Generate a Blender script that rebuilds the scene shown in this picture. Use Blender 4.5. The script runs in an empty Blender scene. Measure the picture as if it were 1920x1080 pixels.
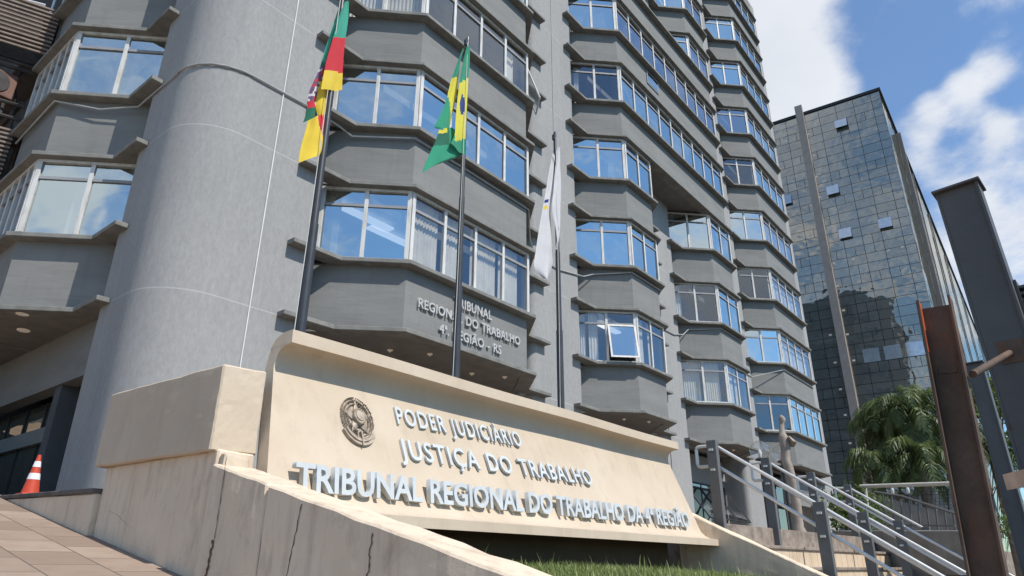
import bpy, bmesh, math, random
from mathutils import Vector, Matrix
R = math.radians
random.seed(7)
scene = bpy.context.scene
COL = scene.collection
# ------------------------------------------------------------------ camera
# building axes: X runs along the main facade (away to the right), Y goes into the building, eye level is z = 0
F = 1280.0; PIT = R(22.14); ROL = R(0.296); AZ = R(38.93)
_c, _s = math.cos(PIT), math.sin(PIT)
_fh = Vector((math.cos(AZ), math.sin(AZ), 0)); _rh = Vector((math.sin(AZ), -math.cos(AZ), 0)); _z = Vector((0, 0, 1))
FW = _c*_fh + _s*_z; _u = -_s*_fh + _c*_z
RI = math.cos(ROL)*_rh + math.sin(ROL)*_u; UP = -math.sin(ROL)*_rh + math.cos(ROL)*_u
cam_d = bpy.data.cameras.new('camera'); cam = bpy.data.objects.new('camera', cam_d); COL.objects.link(cam)
cam_d.sensor_width = 36; cam_d.lens = F/1920*36; cam_d.clip_start = 0.05; cam_d.clip_end = 3000
cam.matrix_world = Matrix((RI, UP, -FW)).transposed().to_4x4()
scene.camera = cam
def ray(x, y):
    d = (x-960)/F*RI - (y-540)/F*UP + FW
    return d/math.hypot(d.x, d.y)
def onY(x, y, Y): d = ray(x, y); return d*(Y/d.y)
def onX(x, y, X): d = ray(x, y); return d*(X/d.x)
def onZ(x, y, Z): d = ray(x, y); return d*(Z/d.z)
# ------------------------------------------------------------------ world and sun
SUN_EL = R(51); SUN_DIR = Vector((0.02*math.cos(SUN_EL), -math.cos(SUN_EL), math.sin(SUN_EL))).normalized()
w = bpy.data.worlds.new('World'); scene.world = w; w.use_nodes = True
nt = w.node_tree; nt.nodes.clear()
def N(t, typ, **kw):
    n = t.nodes.new(typ)
    for k, v in kw.items():
        if k in n.inputs.keys() and not hasattr(n, k): n.inputs[k].default_value = v
        else:
            try: setattr(n, k, v)
            except Exception: n.inputs[k].default_value = v
    return n
def lk(t, a, b): t.links.new(a, b)
sky = N(nt, 'ShaderNodeTexSky', sky_type='NISHITA', sun_disc=False, sun_elevation=SUN_EL,
        sun_rotation=math.atan2(SUN_DIR.x, SUN_DIR.y), altitude=20, air_density=1.0, dust_density=0.2, ozone_density=2.2)
tc = N(nt, 'ShaderNodeTexCoord')
sep = N(nt, 'ShaderNodeSeparateXYZ'); lk(nt, tc.outputs['Generated'], sep.inputs[0])
mz = N(nt, 'ShaderNodeMath', operation='MAXIMUM'); lk(nt, sep.outputs[2], mz.inputs[0]); mz.inputs[1].default_value = 0.0
az_ = N(nt, 'ShaderNodeMath', operation='ADD'); lk(nt, mz.outputs[0], az_.inputs[0]); az_.inputs[1].default_value = 0.22
dx = N(nt, 'ShaderNodeMath', operation='DIVIDE'); lk(nt, sep.outputs[0], dx.inputs[0]); lk(nt, az_.outputs[0], dx.inputs[1])
dy = N(nt, 'ShaderNodeMath', operation='DIVIDE'); lk(nt, sep.outputs[1], dy.inputs[0]); lk(nt, az_.outputs[0], dy.inputs[1])
cmb = N(nt, 'ShaderNodeCombineXYZ'); lk(nt, dx.outputs[0], cmb.inputs[0]); lk(nt, dy.outputs[0], cmb.inputs[1])
n1 = N(nt, 'ShaderNodeTexNoise', noise_dimensions='3D'); lk(nt, cmb.outputs[0], n1.inputs['Vector'])
n1.inputs['Scale'].default_value = 4.3; n1.inputs['Detail'].default_value = 12; n1.inputs['Roughness'].default_value = 0.60; n1.inputs['Distortion'].default_value = 0.25
# cloud banks: directions in the sky where clouds gather (amount, angular size)
acc = None
BANKS = [((1470, 40), 0.23, 12), ((1540, 5), 0.13, 9), ((1430, 120), .14, 7), ((1510, 190), 0.20, 5), ((1590, 205), 0.10, 3), ((1725, 220), .17, 2.4), ((1775, 178), 0.16, 2.6), ((1830, 140), 0.15, 2.6), ((1885, 110), 0.14, 2.6), ((1840, 240), .15, 2.2), ((1900, 225), .12, 2), ((1880, 345), 0.17, 4), ((1740, 305), 0.15, 2.6), ((1890, 500), 0.19, 6), ((1790, 430), .12, 4), ((1850, 5), .12, 3), ((1700, 0), .06, 3),
         ((1610, 110), -0.22, 7), ((1690, 60), -0.16, 6), ((1880, 50), -0.08, 2.5), ((1890, 180), -0.10, 1.8), ((1800, 285), -.12, 2.2)]
def mirror(px, py, ang):
    d = ray(px, py).normalized(); n = Vector((math.cos(ang), math.sin(ang), 0)); return d-2*d.dot(n)*n
BANKS = [(ray(*p).normalized(), a, g) for p, a, g in BANKS]+[(mirror(1590, 330, R(4.4)), .12, 26), (mirror(105, 345, R(45)), .26, 5), (mirror(1350, 430, R(45)), .24, 8), (mirror(1340, 620, R(45)), .2, 8), (mirror(940, 60, R(90)), .2, 8)]  # mirrored banks lie out of view, added for the reflections in the glass
for d, a, deg in BANKS:
    dp = N(nt, 'ShaderNodeVectorMath', operation='DOT_PRODUCT'); lk(nt, tc.outputs['Generated'], dp.inputs[0]); dp.inputs[1].default_value = d
    mr = N(nt, 'ShaderNodeMapRange', interpolation_type='SMOOTHSTEP'); lk(nt, dp.outputs['Value'], mr.inputs[0])
    mr.inputs[1].default_value = math.cos(R(deg)); mr.inputs[2].default_value = 1.0; mr.inputs[3].default_value = 0; mr.inputs[4].default_value = a
    if acc is None: acc = mr.outputs[0]
    else:
        ad = N(nt, 'ShaderNodeMath', operation='ADD'); lk(nt, acc, ad.inputs[0]); lk(nt, mr.outputs[0], ad.inputs[1]); acc = ad.outputs[0]
n3 = N(nt, 'ShaderNodeTexNoise'); lk(nt, cmb.outputs[0], n3.inputs['Vector']); n3.inputs['Scale'].default_value = 13; n3.inputs['Detail'].default_value = 8; n3.inputs['Roughness'].default_value = .62
nm = N(nt, 'ShaderNodeMix'); nm.inputs[0].default_value = .30; lk(nt, n1.outputs['Fac'], nm.inputs[2]); lk(nt, n3.outputs['Fac'], nm.inputs[3])
sm = N(nt, 'ShaderNodeMath', operation='ADD'); lk(nt, nm.outputs[0], sm.inputs[0]); lk(nt, acc, sm.inputs[1])
cr = N(nt, 'ShaderNodeMapRange', interpolation_type='SMOOTHSTEP'); lk(nt, sm.outputs[0], cr.inputs[0])
cr.inputs[1].default_value = 0.48; cr.inputs[2].default_value = 0.82; cr.inputs[3].default_value = 0.09; cr.inputs[4].default_value = 0.96
n2 = N(nt, 'ShaderNodeTexNoise'); lk(nt, cmb.outputs[0], n2.inputs['Vector']); n2.inputs['Scale'].default_value = 5; n2.inputs['Detail'].default_value = 5
cc = N(nt, 'ShaderNodeMix', data_type='RGBA'); lk(nt, n2.outputs['Fac'], cc.inputs[0]); cc.inputs[6].default_value = (6.6, 7.1, 7.9, 1); cc.inputs[7].default_value = (9.6, 9.8, 10.2, 1)
tint = N(nt, 'ShaderNodeMix', data_type='RGBA', blend_type='MULTIPLY'); tint.inputs[0].default_value = 1; lk(nt, sky.outputs[0], tint.inputs[6]); tint.inputs[7].default_value = (1.04, 1.50, 1.80, 1)
mx = N(nt, 'ShaderNodeMix', data_type='RGBA'); lk(nt, cr.outputs[0], mx.inputs[0]); lk(nt, tint.outputs[2], mx.inputs[6]); lk(nt, cc.outputs[2], mx.inputs[7])
bg = N(nt, 'ShaderNodeBackground'); lk(nt, mx.outputs[2], bg.inputs[0]); bg.inputs[1].default_value = 0.10
wo = N(nt, 'ShaderNodeOutputWorld'); lk(nt, bg.outputs[0], wo.inputs[0])
sd = bpy.data.lights.new('sun', 'SUN'); sd.energy = 5.0; sd.angle = R(0.5); sd.color = (1.0, 0.95, 0.87)
so = bpy.data.objects.new('sun', sd); COL.objects.link(so); so.rotation_euler = SUN_DIR.to_track_quat('Z', 'Y').to_euler(); so.location = (0, -30, 60)
scene.view_settings.view_transform = 'Standard'; scene.view_settings.look = 'None'; scene.view_settings.exposure = 0; scene.view_settings.gamma = 1
scene.cycles.max_bounces = 8; scene.cycles.transparent_max_bounces = 10; scene.cycles.caustics_reflective = False; scene.cycles.caustics_refractive = False

# ------------------------------------------------------------------ materials
def srgb(r, g, b): return tuple(((v/255+0.055)/1.055)**2.4 if v/255 > .04045 else v/255/12.92 for v in (r, g, b))
def base_mat(name, rough=0.8, spec=0.3, metal=0):
    m = bpy.data.materials.new(name); m.use_nodes = True; t = m.node_tree; b = t.nodes['Principled BSDF']
    b.inputs['Roughness'].default_value = rough; b.inputs['Specular IOR Level'].default_value = spec; b.inputs['Metallic'].default_value = metal
    return m, t, b
def noise(t, scale, detail=4, rough=.55, vec=None, sc3=None, dist=0):
    tcx = N(t, 'ShaderNodeTexCoord'); src = tcx.outputs['Object']
    if sc3:
        mp = N(t, 'ShaderNodeMapping'); lk(t, src, mp.inputs[0]); mp.inputs['Scale'].default_value = sc3; src = mp.outputs[0]
    n = N(t, 'ShaderNodeTexNoise'); lk(t, src, n.inputs['Vector']); n.inputs['Scale'].default_value = scale; n.inputs['Detail'].default_value = detail; n.inputs['Roughness'].default_value = rough; n.inputs['Distortion'].default_value = dist
    return n.outputs['Fac']
def ramp(t, fac, lo, hi, a=0.0, b=1.0):
    m = N(t, 'ShaderNodeMapRange'); lk(t, fac, m.inputs[0]); m.inputs[1].default_value = lo; m.inputs[2].default_value = hi; m.inputs[3].default_value = a; m.inputs[4].default_value = b
    return m.outputs[0]
def mixc(t, fac, a, b, mode='MIX'):
    m = N(t, 'ShaderNodeMix', data_type='RGBA', blend_type=mode)
    for i, v in ((0, fac), (6, a), (7, b)):
        if hasattr(v, 'is_linked'): lk(t, v, m.inputs[i])
        elif i == 0: m.inputs[0].default_value = v
        else: m.inputs[i].default_value = (*v, 1)
    return m.outputs[2]
def bump(t, b, h, strength=.2, dist=.02):
    n = N(t, 'ShaderNodeBump'); n.inputs['Strength'].default_value = strength; n.inputs['Distance'].default_value = dist
    lk(t, h, n.inputs['Height']); lk(t, n.outputs[0], b.inputs['Normal'])
def simple(name, col, rough=.6, spec=.3, metal=0, var=.12, scale=3, bmp=0):
    m, t, b = base_mat(name, rough, spec, metal)
    f = noise(t, scale, 5); c = mixc(t, ramp(t, f, .3, .7), tuple(v*(1-var) for v in col), tuple(v*(1+var) for v in col))
    lk(t, c, b.inputs['Base Color'])
    if bmp: bump(t, b, noise(t, scale*14, 3), bmp, .01)
    return m
def zline(t, period, offset, width, axis=2):
    """1 on thin lines at axis = offset + k*period"""
    tcx = N(t, 'ShaderNodeTexCoord'); sp = N(t, 'ShaderNodeSeparateXYZ'); lk(t, tcx.outputs['Object'], sp.inputs[0])
    a = N(t, 'ShaderNodeMath', operation='SUBTRACT'); lk(t, sp.outputs[axis], a.inputs[0]); a.inputs[1].default_value = offset-period/2
    mo = N(t, 'ShaderNodeMath', operation='FLOORED_MODULO'); lk(t, a.outputs[0], mo.inputs[0]); mo.inputs[1].default_value = period
    s2 = N(t, 'ShaderNodeMath', operation='SUBTRACT'); lk(t, mo.outputs[0], s2.inputs[0]); s2.inputs[1].default_value = period/2
    ab = N(t, 'ShaderNodeMath', operation='ABSOLUTE'); lk(t, s2.outputs[0], ab.inputs[0])
    return ramp(t, ab.outputs[0], 0, width, 1, 0)
M = {}
# pier render: pale grey granular plaster with horizontal casting joints
m, t, b = base_mat('granular_plaster', .9, .2); M['pier'] = m
c = mixc(t, ramp(t, noise(t, 1.1, 6, .6, sc3=(1, 1, .25)), .3, .72), (.325, .33, .335), (.385, .388, .39))
c = mixc(t, ramp(t, noise(t, 60, 3, .7), .35, .65), c, (.37, .36, .345)); c2_ = N(t, 'ShaderNodeMix', data_type='RGBA'); c2_.inputs[0].default_value = .38
lk(t, mixc(t, ramp(t, noise(t, 1.1, 6, .6, sc3=(1, 1, .25)), .3, .72), (.268, .262, .253), (.320, .312, .300)), c2_.inputs[6]); lk(t, c, c2_.inputs[7])
c2 = N(t, 'ShaderNodeMix', data_type='RGBA', blend_type='MULTIPLY'); c2.inputs[0].default_value = 1; gr = ramp(t, noise(t, 16, 6, .72, sc3=(1, 1, .45)), .3, .7, .88, 1.10); lk(t, c2_.outputs[2], c2.inputs[6]); lk(t, gr, c2.inputs[7])
streak = ramp(t, noise(t, 5, 4, .6, sc3=(1, 1, .06)), .54, .78, 0, .28)
c = mixc(t, streak, c2.outputs[2], (.21, .21, .21))
c = mixc(t, ramp(t, zline(t, 3.13, .97, .016), 0, 1, 0, .55), c, (.55, .55, .55)); lk(t, c, b.inputs['Base Color'])
bump(t, b, noise(t, 90, 3, .7), .55, .012)
# panels: warm grey paint on board-marked concrete
m, t, b = base_mat('grey_panel_paint', .75, .25); M['panel'] = m
f = noise(t, 1.3, 7, .62, sc3=(.5, .5, 2.2)); c = mixc(t, ramp(t, f, .3, .72), (.184, .183, .174), (.236, .235, .224))
c = mixc(t, ramp(t, noise(t, 7, 4, .6, sc3=(1, 1, .12)), .54, .8, 0, .3), c, (.125, .12, .108))
c = mixc(t, ramp(t, noise(t, 2.4, 3, .5, sc3=(.3, .3, 6)), .62, .66, 0, .2), c, (.145, .137, .122)); lk(t, c, b.inputs['Base Color'])
bump(t, b, noise(t, 3, 6, .6, sc3=(1, 1, 5)), .25, .02)
M['ledge'] = simple('grey_ledge_paint', (.20, .196, .18), .75, .25, 0, .22, 4, .15)
m, t, b = base_mat('window_frame_paint', .45, .4); M['frame'] = m
c = mixc(t, ramp(t, noise(t, 9, 5, .6, sc3=(1, 1, .3)), .45, .75), (.62, .61, .585), (.45, .42, .385)); lk(t, c, b.inputs['Base Color'])
M['frame_dark'] = simple('grey_frame_paint', (.27, .275, .285), .5, .4)
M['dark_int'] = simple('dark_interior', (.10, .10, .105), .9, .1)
M['ceiling'] = simple('office_ceiling', (.42, .42, .41), .9, .1)
M['soffit'] = simple('soffit_paint', (.20, .19, .18), .85, .2)
M['blind'] = simple('vertical_blind_fabric', (.66, .62, .54), .9, .1)
M['curtain'] = simple('pale_curtain', (.7, .68, .64), .9, .1)
def glass(name, refl, tintc, rcol=(.86, .93, 1.0), wav=.02):
    m = bpy.data.materials.new(name); m.use_nodes = True; t = m.node_tree; t.nodes.clear()
    o = N(t, 'ShaderNodeOutputMaterial'); tr = N(t, 'ShaderNodeBsdfTransparent'); tr.inputs[0].default_value = (*tintc, 1)
    g = N(t, 'ShaderNodeBsdfGlossy'); g.inputs['Roughness'].default_value = .015; g.inputs[0].default_value = (*rcol, 1)
    bp = N(t, 'ShaderNodeBump'); bp.inputs['Strength'].default_value = wav; bp.inputs['Distance'].default_value = .5; lk(t, noise(t, .9, 2), bp.inputs['Height']); lk(t, bp.outputs[0], g.inputs['Normal'])
    fr = N(t, 'ShaderNodeLayerWeight'); fr.inputs[0].default_value = .5; fp = N(t, 'ShaderNodeMath', operation='POWER'); lk(t, fr.outputs['Facing'], fp.inputs[0]); fp.inputs[1].default_value = 3.5
    mr = N(t, 'ShaderNodeMapRange'); lk(t, fp.outputs[0], mr.inputs[0]); mr.inputs[3].default_value = refl; mr.inputs[4].default_value = 1
    mx = N(t, 'ShaderNodeMixShader'); lk(t, mr.outputs[0], mx.inputs[0]); lk(t, tr.outputs[0], mx.inputs[1]); lk(t, g.outputs[0], mx.inputs[2]); lk(t, mx.outputs[0], o.inputs[0])
    return m
M['glass'] = glass('blue_reflective_glass', .60, (.58, .64, .68), (.88, 1.0, 1.0))
M['glass_clear'] = glass('clear_window_glass', .17, (.86, .87, .86))
M['glass_mid'] = glass('grey_reflective_glass', .38, (.66, .70, .72), (.95, .96, 1.0))
M['glass_globe'] = glass('globe_glass', .10, (.93, .94, .94), (1, 1, 1), 0)
# cream render of the monument
def cream(name, k=1.0, stain=.25):
    m, t, b = base_mat(name, .85, .2)
    f = noise(t, 1.6, 7, .6); c = mixc(t, ramp(t, f, .3, .7), (.505*k, .41*k, .305*k), (.565*k, .47*k, .36*k))
    c = mixc(t, ramp(t, noise(t, 6, 5, .65, sc3=(1, 1, .25)), .52, .8, 0, stain*1.5), c, (.33, .25, .175))
    c = mixc(t, ramp(t, noise(t, 14, 6, .7), .68, .76, 0, stain*1.1), c, (.33, .27, .21)); lk(t, c, b.inputs['Base Color'])
    bump(t, b, noise(t, 26, 6, .65), .22, .01); return m
M['cream'] = cream('cream_render'); 
def cream_wall():
    m, t, b = base_mat('stained_cream_render', .88, .18)
    f = noise(t, 1.3, 7, .62); c = mixc(t, ramp(t, f, .3, .7), (.63, .51, .38), (.73, .60, .46))  # base colour raised above the sign's cream to lighten the walls' shade
    c = mixc(t, ramp(t, noise(t, 4.5, 6, .7, sc3=(1, 1, .5), dist=.6), .52, .74, 0, .5), c, (.30, .225, .16))
    c = mixc(t, ramp(t, noise(t, 9, 5, .65, sc3=(1, 1, .12)), .52, .8, 0, .5), c, (.24, .19, .145)); lk(t, c, b.inputs['Base Color'])
    bump(t, b, noise(t, 18, 7, .68), .35, .015); return m
M['cream_wall'] = cream_wall()
M['crack'] = simple('crack_brown', (.13, .095, .068), .95, .05)
M['letter'] = simple('pale_blue_grey_letter_paint', (.51, .535, .54), .5, .35, 0, .08, 6)
M['letter_grey'] = simple('light_grey_letter_paint', (.44, .44, .43), .5, .35, 0, .08, 6)
m, t, b = base_mat('weathered_bronze', .6, .4, .15); M['emblem'] = m
c = mixc(t, ramp(t, noise(t, 22, 5), .35, .65), (.25, .195, .145), (.44, .365, .285)); lk(t, c, b.inputs['Base Color'])
M['pole'] = simple('dark_grey_pole_paint', (.035, .037, .042), .4, .5, 0, .2, 5)
M['rope'] = simple('white_halyard', (.6, .58, .52), .9, .1)
M['cable'] = simple('grey_cable', (.36, .36, .35), .6, .3)
M['cable_white'] = simple('white_conductor', (.72, .72, .70), .6, .3)
def cloth(name, col, rough=.8):
    m, t, b = base_mat(name, rough, .2); f = noise(t, 4, 3)
    lk(t, mixc(t, ramp(t, f, .3, .7), tuple(v*.9 for v in col), tuple(min(1, v*1.08) for v in col)), b.inputs['Base Color'])
    b.inputs['Sheen Weight'].default_value = .2
    tl = N(t, 'ShaderNodeBsdfTranslucent'); tl.inputs[0].default_value = (*col, 1); ms = N(t, 'ShaderNodeMixShader'); ms.inputs[0].default_value = .22
    o = t.nodes['Material Output']; lk(t, b.outputs[0], ms.inputs[1]); lk(t, tl.outputs[0], ms.inputs[2]); lk(t, ms.outputs[0], o.inputs[0]); return m
M['f_green'] = cloth('green_flag_cloth', (.03, .30, .17)); M['f_teal'] = cloth('sea_green_flag_cloth', (.05, .36, .25)); M['f_dkgreen'] = cloth('dark_green_flag_cloth', (.02, .14, .085))
M['f_red'] = cloth('red_flag_cloth', (.62, .035, .05)); M['f_yellow'] = cloth('yellow_flag_cloth', (.80, .58, .06)); M['f_lemon'] = cloth('lemon_flag_cloth', (.74, .66, .07))
M['f_blue'] = cloth('blue_flag_cloth', (.02, .05, .22)); M['f_white'] = cloth('white_flag_cloth', (.66, .645, .65)); M['f_purple'] = cloth('purple_crest_cloth', (.16, .09, .17))
M['steel'] = simple('polished_handrail_steel', (.66, .64, .60), .3, .5, .35, .05, 8)
M['post'] = simple('grey_post_paint', (.13, .128, .125), .55, .35, 0, .12, 5)
m, t, b = base_mat('rusty_steel', .75, .3); M['rust'] = m
c = mixc(t, ramp(t, noise(t, 5, 6, .65), .35, .65), (.075, .050, .036), (.145, .095, .066)); 
c = mixc(t, ramp(t, noise(t, 7, 6, .7, sc3=(1, 1, .35)), .52, .68, 0, .8), c, (.17, .075, .042)); c = mixc(t, ramp(t, noise(t, 30, 5, .7), .6, .72, 0, .5), c, (.09, .03, .015)); lk(t, c, b.inputs['Base Color']); bump(t, b, noise(t, 40, 6, .7), .4, .006)
m, t, b = base_mat('dark_painted_steel', .6, .35); M['dsteel'] = m
c = mixc(t, ramp(t, noise(t, 3, 6, .6), .3, .7), (.082, .081, .080), (.115, .112, .108)); zf = noise(t, 9, 6, .72)
c = mixc(t, ramp(t, zf, .62, .7, 0, .8), c, (.10, .05, .03)); c = mixc(t, ramp(t, noise(t, 55, 4, .6), .66, .72, 0, .6), c, (.09, .045, .03)); lk(t, c, b.inputs['Base Color']); bump(t, b, noise(t, 30, 5), .15, .004)
M['orange'] = simple('red_lead_primer', (.40, .085, .035), .7, .25, 0, .25, 12)
M['rust_bright'] = simple('orange_rust', (.22, .075, .035), .85, .2, 0, .35, 20, .3)
M['louver'] = simple('dark_brown_louver', (.20, .155, .125), .6, .3, 0, .25, 6)
M['metal_lt'] = simple('galvanised_duct', (.6, .6, .6), .4, .5, .5)
M['pipe_dark'] = simple('dark_pipework', (.045, .042, .04), .7, .3, 0, .4, 4)
M['ac_red'] = simple('brown_condenser_casing', (.16, .085, .065), .7, .3, 0, .3, 4)
M['cone_o'] = simple('orange_cone_plastic', (.52, .06, .025), .5, .4); M['cone_w'] = simple('white_reflective_band', (.75, .75, .75), .4, .4)
M['stone'] = simple('pinkish_cast_stone', (.30, .25, .21), .85, .2, 0, .2, 4, .25)
M['tile'] = None
m, t, b = base_mat('stair_tile', .8, .25); M['tile'] = m
c = mixc(t, ramp(t, noise(t, 2.2, 6), .3, .7), (.55, .42, .29), (.68, .54, .39)); c = mixc(t, ramp(t, noise(t, 8, 5, .6, sc3=(1, 1, .15)), .55, .75, 0, .5), c, (.25, .17, .11))
c = mixc(t, ramp(t, zline(t, .3, 9.9, .012, 0), 0, 1, 0, .85), c, (.12, .085, .06)); lk(t, c, b.inputs['Base Color']); bump(t, b, noise(t, 20, 5), .25, .01)
M['tread'] = simple('worn_stone_tread', (.27, .22, .18), .85, .2, 0, .35, 6, .25)
m, t, b = base_mat('stone_paver', .85, .2); M['paver'] = m
tcx = N(t, 'ShaderNodeTexCoord'); mp = N(t, 'ShaderNodeMapping'); lk(t, tcx.outputs['Object'], mp.inputs[0]); mp.inputs['Rotation'].default_value = (0, 0, R(90)); mp.inputs['Location'].default_value = (.2, 1.97, 0)
br = N(t, 'ShaderNodeTexBrick'); lk(t, mp.outputs[0], br.inputs['Vector']); br.inputs['Scale'].default_value = 1; br.inputs['Brick Width'].default_value = .44; br.inputs['Row Height'].default_value = .40; br.inputs['Mortar Size'].default_value = .006; br.inputs['Mortar Smooth'].default_value = .3
br.inputs['Color1'].default_value = (.22, .16, .12, 1); br.inputs['Color2'].default_value = (.35, .27, .21, 1); br.inputs['Mortar'].default_value = (.10, .085, .07, 1); br.inputs['Bias'].default_value = .1
c = mixc(t, ramp(t, noise(t, 3, 7, .7), .45, .7, 0, .55), br.outputs['Color'], (.23, .16, .125)); lk(t, c, b.inputs['Base Color']); bump(t, b, noise(t, 30, 6), .3, .008)
M['slab_edge'] = simple('dark_slab_edge', (.12, .105, .095), .85, .2, 0, .3, 6, .2)
M['concrete'] = simple('rough_concrete', (.27, .26, .24), .9, .2, 0, .25, 2, .25)
M['asphalt'] = simple('pale_ground', (.075, .07, .062), .95, .1, 0, .3, 2)
M['street'] = simple('light_bounce_street', (.42, .36, .29), .9, .2, 0, .15, 1.2)
M['fin'] = simple('brown_grey_granite', (.36, .30, .255), .6, .3, 0, .1, 1.5)
m = bpy.data.materials.new('tower_glass'); m.use_nodes = True; t = m.node_tree; t.nodes.clear(); M['tglass'] = m
o = N(t, 'ShaderNodeOutputMaterial'); df = N(t, 'ShaderNodeBsdfDiffuse'); g = N(t, 'ShaderNodeBsdfGlossy'); g.inputs['Roughness'].default_value = .02
oi = N(t, 'ShaderNodeNewGeometry'); rc = N(t, 'ShaderNodeMapRange'); lk(t, oi.outputs['Random Per Island'], rc.inputs[0]); rc.inputs[3].default_value = .9; rc.inputs[4].default_value = 1.06
lk(t, mixc(t, 1.0, (.10, .108, .10), rc.outputs[0], 'MULTIPLY'), df.inputs[0]); g.inputs[0].default_value = (.94, .88, .74, 1)
fr = N(t, 'ShaderNodeFresnel'); fr.inputs[0].default_value = 1.6; mr = N(t, 'ShaderNodeMapRange'); lk(t, fr.outputs[0], mr.inputs[0]); mr.inputs[3].default_value = .30; mr.inputs[4].default_value = 1
mu = N(t, 'ShaderNodeMath', operation='MULTIPLY'); lk(t, mr.outputs[0], mu.inputs[0]); lk(t, rc.outputs[0], mu.inputs[1])
bp = N(t, 'ShaderNodeBump'); bp.inputs['Strength'].default_value = .03; bp.inputs['Distance'].default_value = 1; lk(t, noise(t, .5, 2), bp.inputs['Height']); lk(t, bp.outputs[0], g.inputs['Normal'])
ms = N(t, 'ShaderNodeMixShader'); lk(t, mu.outputs[0], ms.inputs[0]); lk(t, df.outputs[0], ms.inputs[1]); lk(t, g.outputs[0], ms.inputs[2]); lk(t, ms.outputs[0], o.inputs[0])
M['mullion'] = simple('dark_mullion', (.03, .033, .035), .6, .3)
M['open_glass'] = simple('tilted_pane', (.55, .60, .64), .08, .6, .6)
m, t, b = base_mat('lamp_tube', .5); b.inputs['Emission Color'].default_value = (1, .98, .92, 1); b.inputs['Emission Strength'].default_value = 1.2; M['tube'] = m
m, t, b = base_mat('downlight_disc', .5); b.inputs['Base Color'].default_value = (.6, .52, .44, 1); b.inputs['Emission Color'].default_value = (1, .85, .66, 1); b.inputs['Emission Strength'].default_value = .12; M['down'] = m
def leafm(name, c1, c2):
    m, t, b = base_mat(name, .45, .4); g = N(t, 'ShaderNodeNewGeometry')
    lk(t, mixc(t, g.outputs['Random Per Island'], c1, c2), b.inputs['Base Color'])
    tl = N(t, 'ShaderNodeBsdfTranslucent'); tl.inputs[0].default_value = (*[v*1.6 for v in c2], 1); ms = N(t, 'ShaderNodeMixShader'); ms.inputs[0].default_value = .25
    o = t.nodes['Material Output']; lk(t, b.outputs[0], ms.inputs[1]); lk(t, tl.outputs[0], ms.inputs[2]); lk(t, ms.outputs[0], o.inputs[0]); return m
M['palm'] = leafm('palm_leaflet', (.03, .055, .016), (.15, .19, .065)); M['grass'] = leafm('grass_blade', (.085, .135, .03), (.27, .31, .10)); M['shrub'] = leafm('shrub_leaf', (.045, .08, .018), (.13, .18, .04))
M['dry'] = simple('dry_frond', (.24, .15, .08), .9, .1, 0, .4, 12)
M['trunk'] = simple('palm_trunk', (.20, .16, .125), .9, .1, 0, .3, 8, .3)
M['pipe_cream'] = simple('cream_pipe_paint', (.52, .49, .42), .5, .3)
M['mesh'] = simple('dark_wire', (.05, .05, .05), .6, .3)
M['red_pole'] = simple('red_brown_paint', (.33, .07, .04), .6, .3)
M['bldg'] = simple('brown_office_facade', (.10, .095, .09), .8, .2, 0, .2, .3); M['bldg_win'] = simple('office_window_band', (.22, .24, .25), .2, .5, 0, .6, .35)

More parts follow.
